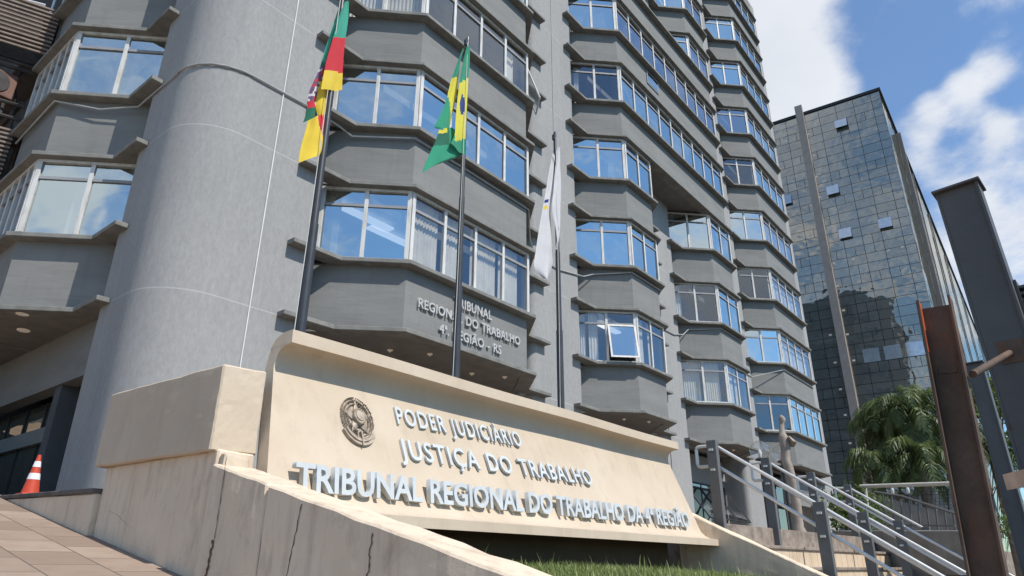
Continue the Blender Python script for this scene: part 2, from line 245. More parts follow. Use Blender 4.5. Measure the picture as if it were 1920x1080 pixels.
# ------------------------------------------------------------------ mesh helpers
class MB:
    def __init__(s): s.v = []; s.f = []; s.mi = []; s.cur = 0
    def add(s, vs, fs):
        o = len(s.v); s.v += [tuple(v) for v in vs]
        for f in fs: s.f.append(tuple(o+i for i in f)); s.mi.append(s.cur)
        return s
    def box(s, a, b):
        (x0, y0, z0), (x1, y1, z1) = a, b
        return s.add([(x0, y0, z0), (x1, y0, z0), (x1, y1, z0), (x0, y1, z0), (x0, y0, z1), (x1, y0, z1), (x1, y1, z1), (x0, y1, z1)],
                     [(0, 3, 2, 1), (4, 5, 6, 7), (0, 1, 5, 4), (1, 2, 6, 5), (2, 3, 7, 6), (3, 0, 4, 7)])
    def obox(s, p, d, a0, a1, n0, n1, z0, z1):
        """box along plan direction d from p; n = left normal of d"""
        n = (-d[1], d[0])
        q = lambda a, k: (p[0]+d[0]*a+n[0]*k, p[1]+d[1]*a+n[1]*k)
        c = [q(a0, n0), q(a1, n0), q(a1, n1), q(a0, n1)]
        return s.prism(c, z0, z1)
    def prism(s, pts, z0, z1, cap=True):
        n = len(pts); vs = [(x, y, z0) for x, y in pts]+[(x, y, z1) for x, y in pts]
        fs = [(i, (i+1) % n, n+(i+1) % n, n+i) for i in range(n)]
        if cap: fs += [tuple(range(n-1, -1, -1)), tuple(range(n, 2*n))]
        return s.add(vs, fs)
    def band(s, outer, inner, z0, z1):
        n = len(outer)
        for i in range(n-1):
            q = [outer[i], outer[i+1], inner[i+1], inner[i]]
            vs = [(x, y, z0) for x, y in q]+[(x, y, z1) for x, y in q]
            fs = [(3, 2, 1, 0), (4, 5, 6, 7), (0, 1, 5, 4), (2, 3, 7, 6)]
            if i == 0: fs.append((3, 0, 4, 7))
            if i == n-2: fs.append((1, 2, 6, 5))
            s.add(vs, fs)
        return s
    def hexa(s, bot, top):
        return s.add(list(bot)+list(top), [(3, 2, 1, 0), (4, 5, 6, 7), (0, 1, 5, 4), (1, 2, 6, 5), (2, 3, 7, 6), (3, 0, 4, 7)])
    def tube(s, pts, r, n=8, cap=True):
        pts = [Vector(p) for p in pts]; rings = []
        for i, p in enumerate(pts):
            d = (pts[min(i+1, len(pts)-1)]-pts[max(i-1, 0)]).normalized()
            a = d.cross(Vector((0, 0, 1))) if abs(d.z) < .95 else d.cross(Vector((1, 0, 0))); a.normalize(); b_ = d.cross(a)
            rr = r[i] if isinstance(r, (list, tuple)) else r
            rings.append([p+a*math.cos(2*math.pi*k/n)*rr+b_*math.sin(2*math.pi*k/n)*rr for k in range(n)])
        vs = [v for g_ in rings for v in g_]; fs = []
        for i in range(len(rings)-1):
            for k in range(n): fs.append((i*n+k, i*n+(k+1) % n, (i+1)*n+(k+1) % n, (i+1)*n+k))
        if cap: fs += [tuple(range(n-1, -1, -1)), tuple((len(rings)-1)*n+k for k in range(n))]
        return s.add(vs, fs)
    def lathe(s, c, prof, n=24):
        vs = []; fs = []
        for r, z in prof:
            for k in range(n): a = 2*math.pi*k/n; vs.append((c[0]+r*math.cos(a), c[1]+r*math.sin(a), c[2]+z))
        for i in range(len(prof)-1):
            for k in range(n): fs.append((i*n+k, i*n+(k+1) % n, (i+1)*n+(k+1) % n, (i+1)*n+k))
        fs += [tuple(range(n-1, -1, -1)), tuple((len(prof)-1)*n+k for k in range(n))]
        return s.add(vs, fs)
    def build(s, name, mat, parent=None, smooth=False, bevel=0, angle=40, fixn=True):
        me = bpy.data.meshes.new(name); me.from_pydata(s.v, [], s.f)
        mats = mat if isinstance(mat, (list, tuple)) else [mat]
        for m_ in mats: me.materials.append(m_)
        me.polygons.foreach_set('material_index', s.mi)
        if fixn:
            bm = bmesh.new(); bm.from_mesh(me); bmesh.ops.recalc_face_normals(bm, faces=bm.faces); bm.to_mesh(me); bm.free()
        if smooth:
            me.polygons.foreach_set('use_smooth', [True]*len(me.polygons))
            try: me.set_sharp_from_angle(angle=R(angle))
            except Exception: pass
        me.update()
        o = bpy.data.objects.new(name, me); COL.objects.link(o)
        if parent:
            o.parent = parent; o.location = -world_loc(parent)
        if bevel:
            bv = o.modifiers.new('bevel', 'BEVEL'); bv.width = bevel; bv.segments = 2; bv.limit_method = 'ANGLE'; bv.angle_limit = R(35)
        return o
def world_loc(o):
    p = Vector(o.location)
    while o.parent: o = o.parent; p += Vector(o.location)
    return p
def thing(name, label, cat, loc=(0, 0, 0), group=None):
    o = bpy.data.objects.new(name, None); COL.objects.link(o); o.location = loc; o.empty_display_size = .2
    o['label'] = label; o['category'] = cat
    if group: o['group'] = group
    return o
def tag(o, label, cat, group=None, kind=None):
    o['label'] = label; o['category'] = cat
    if group: o['group'] = group
    if kind: o['kind'] = kind
    return o
def off(path, o):
    """offset an open plan path to its left by o (mitred)"""
    out = []; n = len(path)
    seg = []
    for i in range(n-1):
        dx_, dy_ = path[i+1][0]-path[i][0], path[i+1][1]-path[i][1]; l = math.hypot(dx_, dy_); seg.append((-dy_/l, dx_/l))
    for i in range(n):
        if i == 0: nx, ny = seg[0]; k = 1
        elif i == n-1: nx, ny = seg[-1]; k = 1
        else:
            a, b_ = seg[i-1], seg[i]; nx, ny = a[0]+b_[0], a[1]+b_[1]; l = math.hypot(nx, ny); nx /= l; ny /= l; k = 1/(nx*a[0]+ny*a[1])
        out.append((path[i][0]+nx*o*k, path[i][1]+ny*o*k))
    return out
def rounded(pts, rad):
    out = []; n = len(pts)
    for i in range(n):
        p = Vector(pts[i]); r = rad[i]
        if r <= 0: out.append(tuple(p)); continue
        a = (Vector(pts[i-1])-p).normalized(); b_ = (Vector(pts[(i+1) % n])-p).normalized()
        ang = a.angle(b_); tl = r/math.tan(ang/2); cdir = (a+b_).normalized(); c_ = p+cdir*(r/math.sin(ang/2))
        p0 = p+a*tl-c_; p1 = p+b_*tl-c_; a0 = math.atan2(p0.y, p0.x); a1 = math.atan2(p1.y, p1.x); da = (a1-a0+math.pi) % (2*math.pi)-math.pi
        k = 14 if r > .5 else 7
        for j in range(k+1): q = a0+da*j/k; out.append((c_.x+math.cos(q)*r, c_.y+math.sin(q)*r))
    return out

# ------------------------------------------------------------------ ground
def gz(x, y):
    if x > 2.42:
        return -1.3
    if y < 2: z = -.552-.28*(2-max(y, 0)) if y > 0 else -1.112
    else: z = -.062+.1797*(min(y, 60)-4.728)
    return z
def sheet(xs, ys, fn):
    b_ = MB(); nx = len(xs); b_.v = [(x, y, fn(x, y)) for y in ys for x in xs]
    for j in range(len(ys)-1):
        for i in range(nx-1): b_.f.append((j*nx+i, j*nx+i+1, (j+1)*nx+i+1, (j+1)*nx+i)); b_.mi.append(0)
    return b_
o = sheet([-900, -200, -60, -20, -8, -4, 0, 2.41, 2.43, 6, 20, 60, 200, 900], [-900, -200, -60, -20, -5, 0, 1, 2, 4, 8, 16, 30, 60, 200, 900], lambda x, y: gz(x, y)-.02).build('ground', M['asphalt']); o['kind'] = 'structure'
o = sheet([-3.5, -1, 0, 1, 2.40], [0, 1, 2, 3, 4, 6, 8, 10, 14, 20, 30, 45], gz).build('sidewalk', M['paver']); o['kind'] = 'structure'
o = sheet([-26, -18, -10, -3.5], [-8, 0, 1, 2, 4, 8, 16, 30, 45], lambda x, y: gz(x, y)-.008).build('street', M['street']); o['kind'] = 'structure'  # unseen pale street, added to bounce warm light onto the shaded walls
# raised forecourt of the building
ZP = .60
o = MB().prism([(2.75, 6.4), (9.6, 6.4), (9.6, 4.36), (30, 3.0), (60, 1.4), (60, 30), (2.75, 30)], -1.2, ZP).build('forecourt', M['tread']); o['kind'] = 'structure'

# ------------------------------------------------------------------ court building
FH = 3.13
S = lambda k: 5.57+FH*k          # top of the sill ledge, storey k
H = lambda k: 7.20+FH*k          # underside of the head ledge, storey k
LT = .09; OW = .22; YB = 9.22; YP = 10.17; YW = YP+OW
bld = thing('court_building', 'grey concrete court tower with stacked polygonal bay windows and rounded corner pier', 'building', (15, 12, ZP))
def pier(pts, rad, z1=37.2, z0=ZP-.5):
    MB().prism(rounded(pts, rad), z0, z1).build('pier', M['pier'], bld, smooth=True, angle=30)
pier([(4.12, 12.62), (4.12, YW), (6.92, YW), (6.92, 11.4), (6.92, 12.62)], [.25, .95, .22, 0, 0])
pier([(13.7, 11.5), (13.7, YW), (16.17, YW), (16.17, 11.5)], [0, .22, .22, 0])
pier([(20.85, 11.5), (20.85, YW), (22.95, YW), (22.95, 11.5)], [0, .22, .22, 0])
pier([(27.95, 11.5), (27.95, YW), (30.12, YW), (30.12, 11.5)], [0, .22, .22, 0])
pier([(37.4, 16), (37.4, YW), (40.3, YW), (40.3, 16)], [0, .22, .05, 0])
# core behind the glass and floor slabs (ceilings)
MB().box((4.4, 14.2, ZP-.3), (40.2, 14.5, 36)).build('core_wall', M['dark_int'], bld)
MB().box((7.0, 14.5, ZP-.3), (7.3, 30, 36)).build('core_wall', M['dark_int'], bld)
for k in range(-1, 10):
    z = H(k)+LT+.03
    MB().box((4.6, 10.75, z), (40.0, 14.2, z+.2)).box((4.5, 12.7, z), (7.0, 30, z+.2)).build('floor_slab', M['ceiling'], bld)
MB().box((39.9, 10.6, ZP), (40.28, 34, 37.2)).build('end_wall', M['panel'], bld)
for z in range(12):
    MB().box((40.285, 12.2, S(0)+z*2.85), (40.33, 32.5, S(0)+z*2.85+1.4)).build('window_band', M['bldg_win'], bld)
MB().box((4.5, 10.6, 37.21), (40.2, 34, 37.5)).box((33, 14, 37.51), (37, 19, 40.5)).box((24, 13, 37.51), (30, 20, 39)).build('roof', M['panel'], bld)
PANE_SEED = random.Random(3)
WR = random.Random(21)
def window(path_seg, z0, z1, n, dark=False, blind=None, gl=None, light=None, skip_first=False, openp=None):
    (x0, y0), (x1, y1) = path_seg; L = math.hypot(x1-x0, y1-y0); d = ((x1-x0)/L, (y1-y0)/L); p = (x0, y0)
    if gl is None and n == 2 and blind is None and abs(path_seg[1][0]-path_seg[0][0]) > .5 and abs(path_seg[1][1]-path_seg[0][1]) > .5: gl = WR.choice(('glass', 'glass', 'glass', 'glass_mid'))
    if gl is None: gl = WR.choice(('glass', 'glass', 'glass_mid', 'glass_clear'))
    if blind is None and WR.random() < .75:
        blind = []
        for i_ in range(n):
            k_ = WR.random(); a_ = i_/n; w_n = 1/n
            if k_ < .3: blind.append((a_+.02*w_n, a_+w_n*WR.uniform(.25, .55), WR.choice(('blind', 'curtain'))))
            elif k_ < .5: blind.append((a_+.03*w_n, a_+.97*w_n, WR.choice(('blind', 'curtain'))))
            elif k_ < .62: blind.append((a_+w_n*.6, a_+.98*w_n, 'curtain'))
    fm = M['frame']; fb = MB(); zt = z1-.40; D0, D1 = -.035, .045
    fb.obox(p, d, 0, L, D0, D1, z0, z0+.06); fb.obox(p, d, 0, L, D0, D1, z1-.06, z1)
    tb = MB(); tb.obox(p, d, .075, L-.075, D0+.008, D1-.01, zt-.03, zt+.03)
    fb.obox(p, d, 0, .085, D0-.004, D1+.01, z0+.06, z1-.06); fb.obox(p, d, L-.085, L, D0-.004, D1+.01, z0+.06, z1-.06)
    wp = L/n
    for i in range(1, n): fb.obox(p, d, i*wp-.04, i*wp+.04, D0+.004, D1, z0+.06, z1-.06)
    w_ = fb.build('window', fm, bld, bevel=.006)
    tb.build('transom', M['frame_dark'], w_)
    pb = MB(); nrm = Vector((-d[1], d[0], 0))
    for i in range(n):
        for (a, b_) in ((z0+.06, zt-.03), (zt+.03, z1-.06)):
            if openp == i and a < zt-.2: continue
            tx = PANE_SEED.uniform(-.004, .004); tz = PANE_SEED.uniform(-.006, .006)
            q = []
            for (s_, zz) in ((i*wp+.035, a), ((i+1)*wp-.035, a), ((i+1)*wp-.035, b_), (i*wp+.035, b_)):
                k = .005+tx*(1 if s_ > (i+.5)*wp else -1)+tz*(1 if zz > (a+b_)/2 else -1)
                q.append((p[0]+d[0]*s_+nrm.x*k, p[1]+d[1]*s_+nrm.y*k, zz))
            pb.add(q, [(0, 1, 2, 3)])
    pb.build('pane', M[gl], w_, fixn=False)
    if openp is not None:
        a0, a1 = openp*wp+.03, (openp+1)*wp-.03; hgt = zt-z0-.12; out = .28
        def P(s_, f_, k=0): # f 0 top..1 bottom
            kk = -out*f_-.03+k
            return (p[0]+d[0]*s_+nrm.x*kk, p[1]+d[1]*s_+nrm.y*kk, zt-.02-hgt*f_)
        sb = MB(); e = .055; g_ = e/hgt
        def bar(sa, sb_, fa, fb_): sb.hexa([P(sa, fb_, 0), P(sb_, fb_, 0), P(sb_, fb_, .04), P(sa, fb_, .04)], [P(sa, fa, 0), P(sb_, fa, 0), P(sb_, fa, .04), P(sa, fa, .04)])
        bar(a0, a1, 0, g_); bar(a0, a1, 1-g_, 1); bar(a0, a0+e, g_, 1-g_); bar(a1-e, a1, g_, 1-g_)
        sh = sb.build('open_sash', M['frame'], w_); 
        MB().add([P(a0+e-.01, g_*.8, .02), P(a1-e+.01, g_*.8, .02), P(a1-e+.01, 1-g_*.8, .02), P(a0+e-.01, 1-g_*.8, .02)], [(0, 1, 2, 3)]).build('pane', M['glass'], w_, fixn=False)
    if blind:
        for (f0, f1, mat_) in blind:
            bb = MB(); k = max(3, int((f1-f0)*L/.09)); vs = []
            a0, a1 = .06+f0*(L-.12), .06+f1*(L-.12)
            pts = []
            for j in range(k*2+1):
                s_ = a0+(a1-a0)*j/(k*2); dd = .16+(.03 if j % 2 else 0)+PANE_SEED.uniform(0, .012)
                pts.append((p[0]+d[0]*s_+nrm.x*dd, p[1]+d[1]*s_+nrm.y*dd))
            vs = [(x, y, z0+.02) for x, y in pts]+[(x, y, z1-.03) for x, y in pts]; m_ = len(pts)
            bb.add(vs, [(j, j+1, m_+j+1, m_+j) for j in range(m_-1)]); bb.build('blind', M[mat_], w_)
    if light:
        for (s_, dep, ln) in light:
            c_ = (p[0]+d[0]*s_+nrm.x*dep, p[1]+d[1]*s_+nrm.y*dep); MB().box((c_[0]-ln/2, c_[1]-.11, z1-.02), (c_[0]+ln/2, c_[1]+.11, z1+.03)).build('ceiling_light', M['tube'], w_)
    return w_
def bay_path(i, c, e, i2, s, s2): return [(s, YP), (i, YP), (c, YB), (e, YB), (i2, YP), (s2, YP)]
def wall_path(path, o, ext=.55):
    q = off(path, o)[1:5]
    a, b_ = q[0], q[1]; l = math.hypot(a[0]-b_[0], a[1]-b_[1]); q0 = (a[0]+(a[0]-b_[0])/l*ext, a[1]+(a[1]-b_[1])/l*ext)
    a, b_ = q[3], q[2]; q3 = (a[0]+(a[0]-b_[0])/l*ext, a[1]+(a[1]-b_[1])/l*ext)
    return [q0, q[1], q[2], q3]
def ledge(path, z0, inw=OW+.16, label=None):
    return MB().band(path, off(path, inw), z0, z0+LT).build('window_ledge', M['ledge'], bld, bevel=.012)
def spandrel(path, z0, z1):
    q = wall_path(path, OW); return MB().band(q, off(q, .16), z0, z1).build('spandrel_panel', M['panel'], bld)
def soffit(path, z):
    q = wall_path(path, OW+.02); return MB().prism(q, z, z+.05).build('soffit', M['soffit'], bld)
WIN = {}
def bay_storey(path, k, na, nb, bid, top=True):
    q = wall_path(path, .16+.02, .50)
    z0, z1 = S(k)+.004, H(k)-.004
    opt = OPTS.get((bid, k), {})
    window((q[0], q[1]), z0, z1, na, **opt.get('A', {})); window((q[1], q[2]), z0, z1, nb, **opt.get('B', {}))
    qq = wall_path(path, OW); MB().band(qq[2:], off(qq, .12)[2:], z0, z1).build('return_wall', M['panel'], bld)
    ledge(path, S(k)-LT)
    if bid == 'b2' and k == 2: return
    ledge(path, H(k))
    spandrel(path, H(k)+LT, S(k+1)-LT)
V = 'blind'; C_ = 'curtain'
OPTS = {
 ('b1', 0): {'A': dict(light=[(.75, 1.3, 1.5), (1.35, 2.3, 1.6)], blind=[(.12, .2, C_)]), 'B': dict(blind=[(.02, .23, V), (.30, .40, V), (.505, .735, V), (.765, .955, V)], gl='glass_clear')},
 ('b1', 1): {'A': dict(gl='glass', blind=[]), 'B': dict(gl='glass', blind=[])},
 ('b1', 2): {'A': dict(gl='glass_clear'), 'B': dict(blind=[(.8, .9, C_)], gl='glass_clear')},
 ('b2', 0): {'A': dict(blind=[(.02, .14, C_), (.2, .36, C_)], light=[(1.4, 1.6, 1.2)], openp=1, gl='glass_clear'), 'B': dict(blind=[(.1, .36, V), (.56, .74, V)], gl='glass_clear')},
 ('b2', 1): {'A': dict(gl='glass', blind=[]), 'B': dict(gl='glass', blind=[])},
 ('b2', 2): {'A': dict(gl='glass', blind=[(.72, .84, C_)]), 'B': dict(gl='glass', blind=[(.6, .75, C_)])},
 ('b2', 3): {'A': dict(gl='glass_clear', blind=[(.1, .2, C_)]), 'B': dict(blind=[(.02, .06, V), (.13, .2, V)], gl='glass')},
 ('b2', 4): {'A': dict(blind=[(.0, 1, V)]), 'B': dict()},
 ('b3', 0): {'A': dict(blind=[(.1, .46, V), (.56, .9, V)], gl='glass_clear'), 'B': dict(blind=[(.05, .45, V), (.55, .8, V)], gl='glass_clear')},
 ('b3', 1): {'A': dict(blind=[(.04, .2, C_)], gl='glass_clear'), 'B': dict(blind=[(.05, .35, C_)])},
 ('b4', 0): {'A': dict(blind=[(.02, .12, V)], gl='glass_clear'), 'B': dict(blind=[(.05, .2, C_), (.5, .8, V)])},
}
for k in range(1, 9):
    OPTS.setdefault(('b4', k), {'A': dict(blind=[(0, .1, C_)] if k % 2 else []), 'B': dict(blind=[(0, 1, C_)] if k in (1, 2, 3, 4) else [(.3, .6, V)])})
P1 = bay_path(7.32, 8.26, 12.34, 13.29, 6.24, 14.27)
P2 = bay_path(16.62, 17.56, 19.52, 20.47, 15.6, 21.45)
PL = bay_path(16.62, 17.56, 26.6, 27.55, 15.6, 28.45)
P3 = bay_path(23.42, 24.4, 26.62, 27.57, 22.45, 28.45)
P4 = bay_path(30.55, 31.5, 36.05, 37.0, 29.55, 37.9)
def bottom(path, kk=-1):
    ledge(path, H(kk)); spandrel(path, H(kk)+LT, S(kk+1)-LT); soffit(path, H(kk)+.02)
for path, bid, na, nb, ks in ((P1, 'b1', 2, 4, range(0, 4)), (P2, 'b2', 2, 2, range(0, 3)), (P3, 'b3', 2, 2, range(0, 2)), (P4, 'b4', 2, 4, range(0, 9))):
    bottom(path)
    for k in ks: bay_storey(path, k, na, nb, bid)
# storey 2 of the third bay has its head under the long overhanging bay
q = wall_path(P3, .18, .5); window((q[0], q[1]), S(2)+.004, H(2)-.004, 2); window((q[1], q[2]), S(2)+.004, H(2)-.004, 2); ledge(P3, S(2)-LT)
qq = wall_path(P3, OW); MB().band(qq[2:], off(qq, .12)[2:], S(2), H(2)).build('return_wall', M['panel'], bld)
# long bay over storeys 3 and 4 (its underside shows above the third bay)
ledge(PL, H(2)); spandrel(PL, H(2)+LT+.002, S(3)-LT)
MB().prism([(20.6, 9.5), (26.5, 9.5), (27.9, 10.9), (20.6, 10.9)], H(2)+.11, H(2)+.16).build('soffit', M['soffit'], bld)
MB().prism([(19.72, 9.44), (20.84, 10.5), (20.84, 10.9), (22.95, 10.9), (22.95, 9.44)], H(2)+.06, H(2)+.10).build('soffit', M['soffit'], bld)
for k in (3, 4): bay_storey(PL, k, 2, 9, 'b2')
ledge(PL, S(5)-LT)
MB().prism([(17.6, 9.4), (26.5, 9.4), (27.5, 10.4), (16.6, 10.4)], S(5)-LT-.06, S(5)-LT-.01).build('terrace_slab', M['soffit'], bld)
# above the terrace the short bays start again
for path, bid in ((P2, 'b2'), (P3, 'b3')):
    for k in (5, 6):
        q = wall_path(path, .18, .5); window((q[0], q[1]), S(k)+.004, H(k)-.004, 2); window((q[1], q[2]), S(k)+.004, H(k)-.004, 2)
        ledge(path, H(k)); spandrel(path, H(k)+LT, S(k+1)-LT); ledge(path, S(k+1)-LT)
        qq = wall_path(path, OW); MB().band(qq[2:], off(qq, .12)[2:], S(k), H(k)).build('return_wall', M['panel'], bld)
# small air-conditioner grille in the spandrel of the long bay
o = MB().box((19.9, 9.405, S(4)-.80), (20.85, 9.43, S(4)-.18)).build('vent_cover', M['frame_dark'], bld)
MB().box((19.96, 9.395, S(4)-.74), (20.79, 9.405, S(4)-.24)).build('pane', M['glass'], o)
# window hanging open at the end of the first bay, storey 2
c0 = Vector((12.28, 9.40, H(2)-.4)); u = Vector((.707, .707, 0)); dn = Vector((.25, -.25, -1.0)); sb = MB()
a, b_, c_, d_ = c0+u*.1, c0+u*.85, c0+u*.85+dn, c0+u*.1+dn
for pa, pb_ in ((a, b_), (b_, c_), (c_, d_), (d_, a)): sb.tube([pa, pb_], .025, 6)
o = sb.build('open_sash', M['frame'], bld); MB().add([a, b_, c_, d_], [(0, 1, 2, 3)]).build('pane', M['glass_clear'], o)
# left facade bay (front at X = 2.86, diagonal back to the corner pier)
PLft = [(2.86, 22), (2.86, 14.06), (3.90, 13.02), (3.90, 12.04)]
def left_band(o_): return off(PLft, o_)
def lwall(o_):
    q = off(PLft, o_); a, b_ = q[2], q[1]; l = math.hypot(a[0]-b_[0], a[1]-b_[1]); return [q[0], q[1], (a[0]+(a[0]-b_[0])/l*.55, a[1]+(a[1]-b_[1])/l*.55)]
YE = 16.35
for k in range(-1, 4):
    Lp = [(2.86, YE), PLft[1], PLft[2], PLft[3]]
    MB().band(Lp, off(Lp, .38), H(k), H(k)+LT).build('window_ledge', M['ledge'], bld, bevel=.012)
    if k >= 0:
        MB().band(Lp, off(Lp, .38), S(k)-LT, S(k)).build('window_ledge', M['ledge'], bld, bevel=.012)
        q = lwall(.18); q[0] = (q[0][0], YE)
        window((q[1], q[2]), S(k)+.004, H(k)-.004, 2, gl='glass' if k < 2 else 'glass_mid', blind=[(.33, .46, C_), (.62, .7, C_)] if k == 0 else [(.55, .62, C_)])
        window((q[0], q[1]), S(k)+.004, H(k)-.004, 5, gl='glass_clear')
    q = lwall(OW); q[0] = (q[0][0], YE); MB().band(q, off(q, .16), H(k)+LT, S(k+1)-LT).build('spandrel_panel', M['panel'], bld)
MB().prism([(2.95, 22), (2.95, 14.1), (4.1, 12.95), (4.5, 12.6), (7, 12.6), (7, 22)], H(-1)+.02, H(-1)+.07).build('soffit', M['soffit'], bld)
# facade beyond the bay: recessed plant balconies
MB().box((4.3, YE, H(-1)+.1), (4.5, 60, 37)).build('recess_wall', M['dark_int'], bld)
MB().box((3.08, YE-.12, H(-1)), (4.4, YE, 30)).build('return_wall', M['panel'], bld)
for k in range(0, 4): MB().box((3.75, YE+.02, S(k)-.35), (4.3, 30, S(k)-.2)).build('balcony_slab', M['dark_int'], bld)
# ground storey under the bays
MB().box((6.9, 11.3, ZP), (40.2, 11.5, 4.0)).build('ground_wall', M['pier'], bld)
def gwin(x0, x1, z0, z1, y=11.3, nm='window'):
    b_ = MB(); b_.box((x0, y-.05, z0), (x1, y-.01, z0+.06)).box((x0, y-.05, z1-.06), (x1, y-.01, z1)); n = max(1, round((x1-x0)/1.1))
    for i in range(n+1): xx = x0+(x1-x0-.06)*i/n; b_.box((xx, y-.045, z0+.06), (xx+.06, y-.01, z1-.06))
    f = b_.build(nm, M['mullion'], bld); MB().box((x0+.03, y-.03, z0+.03), (x1-.03, y-.025, z1-.03)).build('pane', M['tglass'], f)
gwin(7.2, 13.5, 1.0, 3.6); gwin(16.4, 20.6, 1.0, 3.6); gwin(23.2, 27.7, .9, 2.95); gwin(30.3, 37.2, .8, 2.6); gwin(30.3, 37.2, 2.75, 3.6)
# awning windows pushed open under the third bay
for i in range(3):
    x0 = 23.9+i*1.28; b_ = MB(); top = Vector((x0, 11.2, 2.75)); ex = Vector((1.2, 0, 0)); dn = Vector((0, -.85, -1.15))
    for pa, pb_ in ((top, top+ex), (top+ex, top+ex+dn), (top+ex+dn, top+dn), (top+dn, top)): b_.tube([pa, pb_], .03, 6)
    o = b_.build('awning_sash', M['mullion'], bld); MB().add([top, top+ex, top+ex+dn, top+dn], [(0, 1, 2, 3)]).build('pane', M['glass_clear'], o, fixn=False)
MB().box((31.2, 9.9, 2.55), (37.0, 10.1, 3.75)).build('spandrel_panel', M['panel'], bld)
for x0, x1 in ((31.2, 36.9),): MB().box((x0-.1, 9.75, 3.76), (x1+.2, 10.2, 3.85)).build('window_ledge', M['ledge'], bld)
# downlights in the soffits
for (x, y) in ((8.9, 10.4), (9.6, 9.95), (11.3, 10.3), (12.0, 9.9), (18.0, 10.2), (18.8, 9.8), (24.9, 10.2), (25.6, 9.9)):
    MB().lathe((x, y, H(-1)-.005), [(.04, 0), (.06, .01), (.06, .03)], 14).lathe((x, y, H(-1)-.03), [(.016, 0), (.016, .03)], 8).build('downlight', M['down'], bld)
for (x, y) in ((3.4, 13.85), (3.75, 14.9), (3.3, 15.6), (3.3, 17.2)): MB().lathe((x, y, H(-1)-.005), [(.10, 0), (.11, .01), (.11, .03)], 18).build('downlight', M['down'], bld)
# entrance on the left side: beam, transom glazing and doors
MB().box((4.35, 12.7, 3.05), (4.65, 24, H(-1)+.02)).build('entrance_beam', M['panel'], bld)
MB().box((4.75, 12.7, 2.2), (4.95, 24, 2.5)).build('entrance_beam', M['panel'], bld)
b_ = MB(); 
for y in (12.8, 13.9, 15.0, 16.1, 17.2, 18.3, 19.4, 20.5, 21.6): b_.box((4.82, y, ZP), (4.9, y+.08, 2.2)); b_.box((4.82, y, 2.5), (4.9, y+.08, 3.05))
o = b_.build('entrance_door', M['mullion'], bld); MB().box((4.855, 12.7, ZP), (4.86, 22, 3.05)).build('pane', M['tglass'], o)
# cables strung round the facade and the white conductor on the pier
def sag(p0, p1, s_, n=8): return [Vector(p0).lerp(Vector(p1), i/n)-Vector((0, 0, 4*s_*(i/n)*(1-i/n))) for i in range(n+1)]
zc = 8.52; CW = YW-.03
pts = [(3.0, 16.3, 8.45), (2.98, 14.12, 8.52), (3.6, 13.45, 8.36), (4.07, 12.9, 8.45), (4.09, 12.3, 8.5), (4.09, 11.35, 8.5)]
for j in range(7): a = R(180+90*j/6); pts.append((5.07+math.cos(a)*.98, 11.34+math.sin(a)*.98, 8.53))
pts += [(6.2, CW, 8.56), (7.0, CW-.02, 8.5), (7.35, 10.32, 8.42), (8.28, 9.38, 8.47), (10, 9.4, 8.5), (12.3, 9.4, 8.47), (13.4, 10.2, 8.3), (13.8, CW, 8.0), (15, CW, 7.98), (16.3, CW, 8.2), (16.75, 10.25, 8.4), (17.6, 9.4, 8.52), (19.5, 9.38, 8.5), (20.4, 10.3, 8.2), (20.9, CW, 7.9), (22.3, CW, 7.9), (23.1, CW, 8.1), (23.5, 10.3, 8.4), (24.5, 9.4, 8.5), (26.6, 9.4, 8.5), (27.6, 10.3, 8.2), (28.1, CW, 7.9), (30, CW, 7.9), (31.55, 9.4, 8.4), (36, 9.4, 8.4)]
MB().tube(pts, .02, 6).build('cable', M['cable'], bld, smooth=True)
MB().tube([(5.70, YW-.012, z) for z in (ZP, 3, 6, 6.9, 9, 14, 20)], .011, 6).build('conductor', M['cable_white'], bld)
MB().tube([(14.9, YW-.012, z) for z in (ZP, 8, 14, 24)], .010, 6).build('conductor', M['cable'], bld)
MB().tube([(21.0+.3, YW-.02, z) for z in (ZP, 6, 10)], .022, 6).build('conductor', M['cable'], bld)
# raised lettering on the lowest spandrel of the first bay
def text_mb(txt, thick, bold, sp=1.0):
    cu = bpy.data.curves.new('t', 'FONT'); cu.body = txt; cu.extrude = thick/2; cu.offset = bold; cu.resolution_u = 3; cu.size = 1; cu.space_character = sp; cu.space_word = 1.25 if sp > 1.03 else 1.0
    ob = bpy.data.objects.new('t', cu); COL.objects.link(ob); bpy.context.view_layer.update()
    me = bpy.data.meshes.new_from_object(ob.evaluated_get(bpy.context.evaluated_depsgraph_get())); COL.objects.unlink(ob); bpy.data.objects.remove(ob)
    return me
def lettering(txt, org, ux, uz, width, cap, thick, mat, parent, bold=.018, label=None, sp=1.06):
    """txt on the plane through org spanned by ux (reading direction) and uz (up)"""
    me = text_mb(txt, thick, bold, sp); ref = text_mb('H', thick, bold)
    xs = [v.co.x for v in me.vertices]; x0, x1 = min(xs), max(xs); hc = [v.co.y for v in ref.vertices]; kx = width/(x1-x0); kz = cap/(max(hc)-min(hc)); y0 = min(hc)
    ux = Vector(ux).normalized(); uz = Vector(uz).normalized(); n = ux.cross(uz)
    for v in me.vertices:
        q = Vector(org)+ux*((v.co.x-x0)*kx)+uz*((v.co.y-y0)*kz)+n*(v.co.z+thick/2+.004); v.co = q
    me.materials.clear(); me.materials.append(mat); me.name = 'lettering'
    bpy.data.meshes.remove(ref)
    o = bpy.data.objects.new('lettering', me); COL.objects.link(o); o.parent = parent; o.location = -world_loc(parent)
    if label: o['label'] = label
    return o
yl = YB+OW
lettering('TRIBUNAL', (9.68, yl, 5.07), (1, 0, 0), (0, 0, 1), 1.24, .215, .05, M['letter_grey'], bld, label='raised grey letters TRIBUNAL')
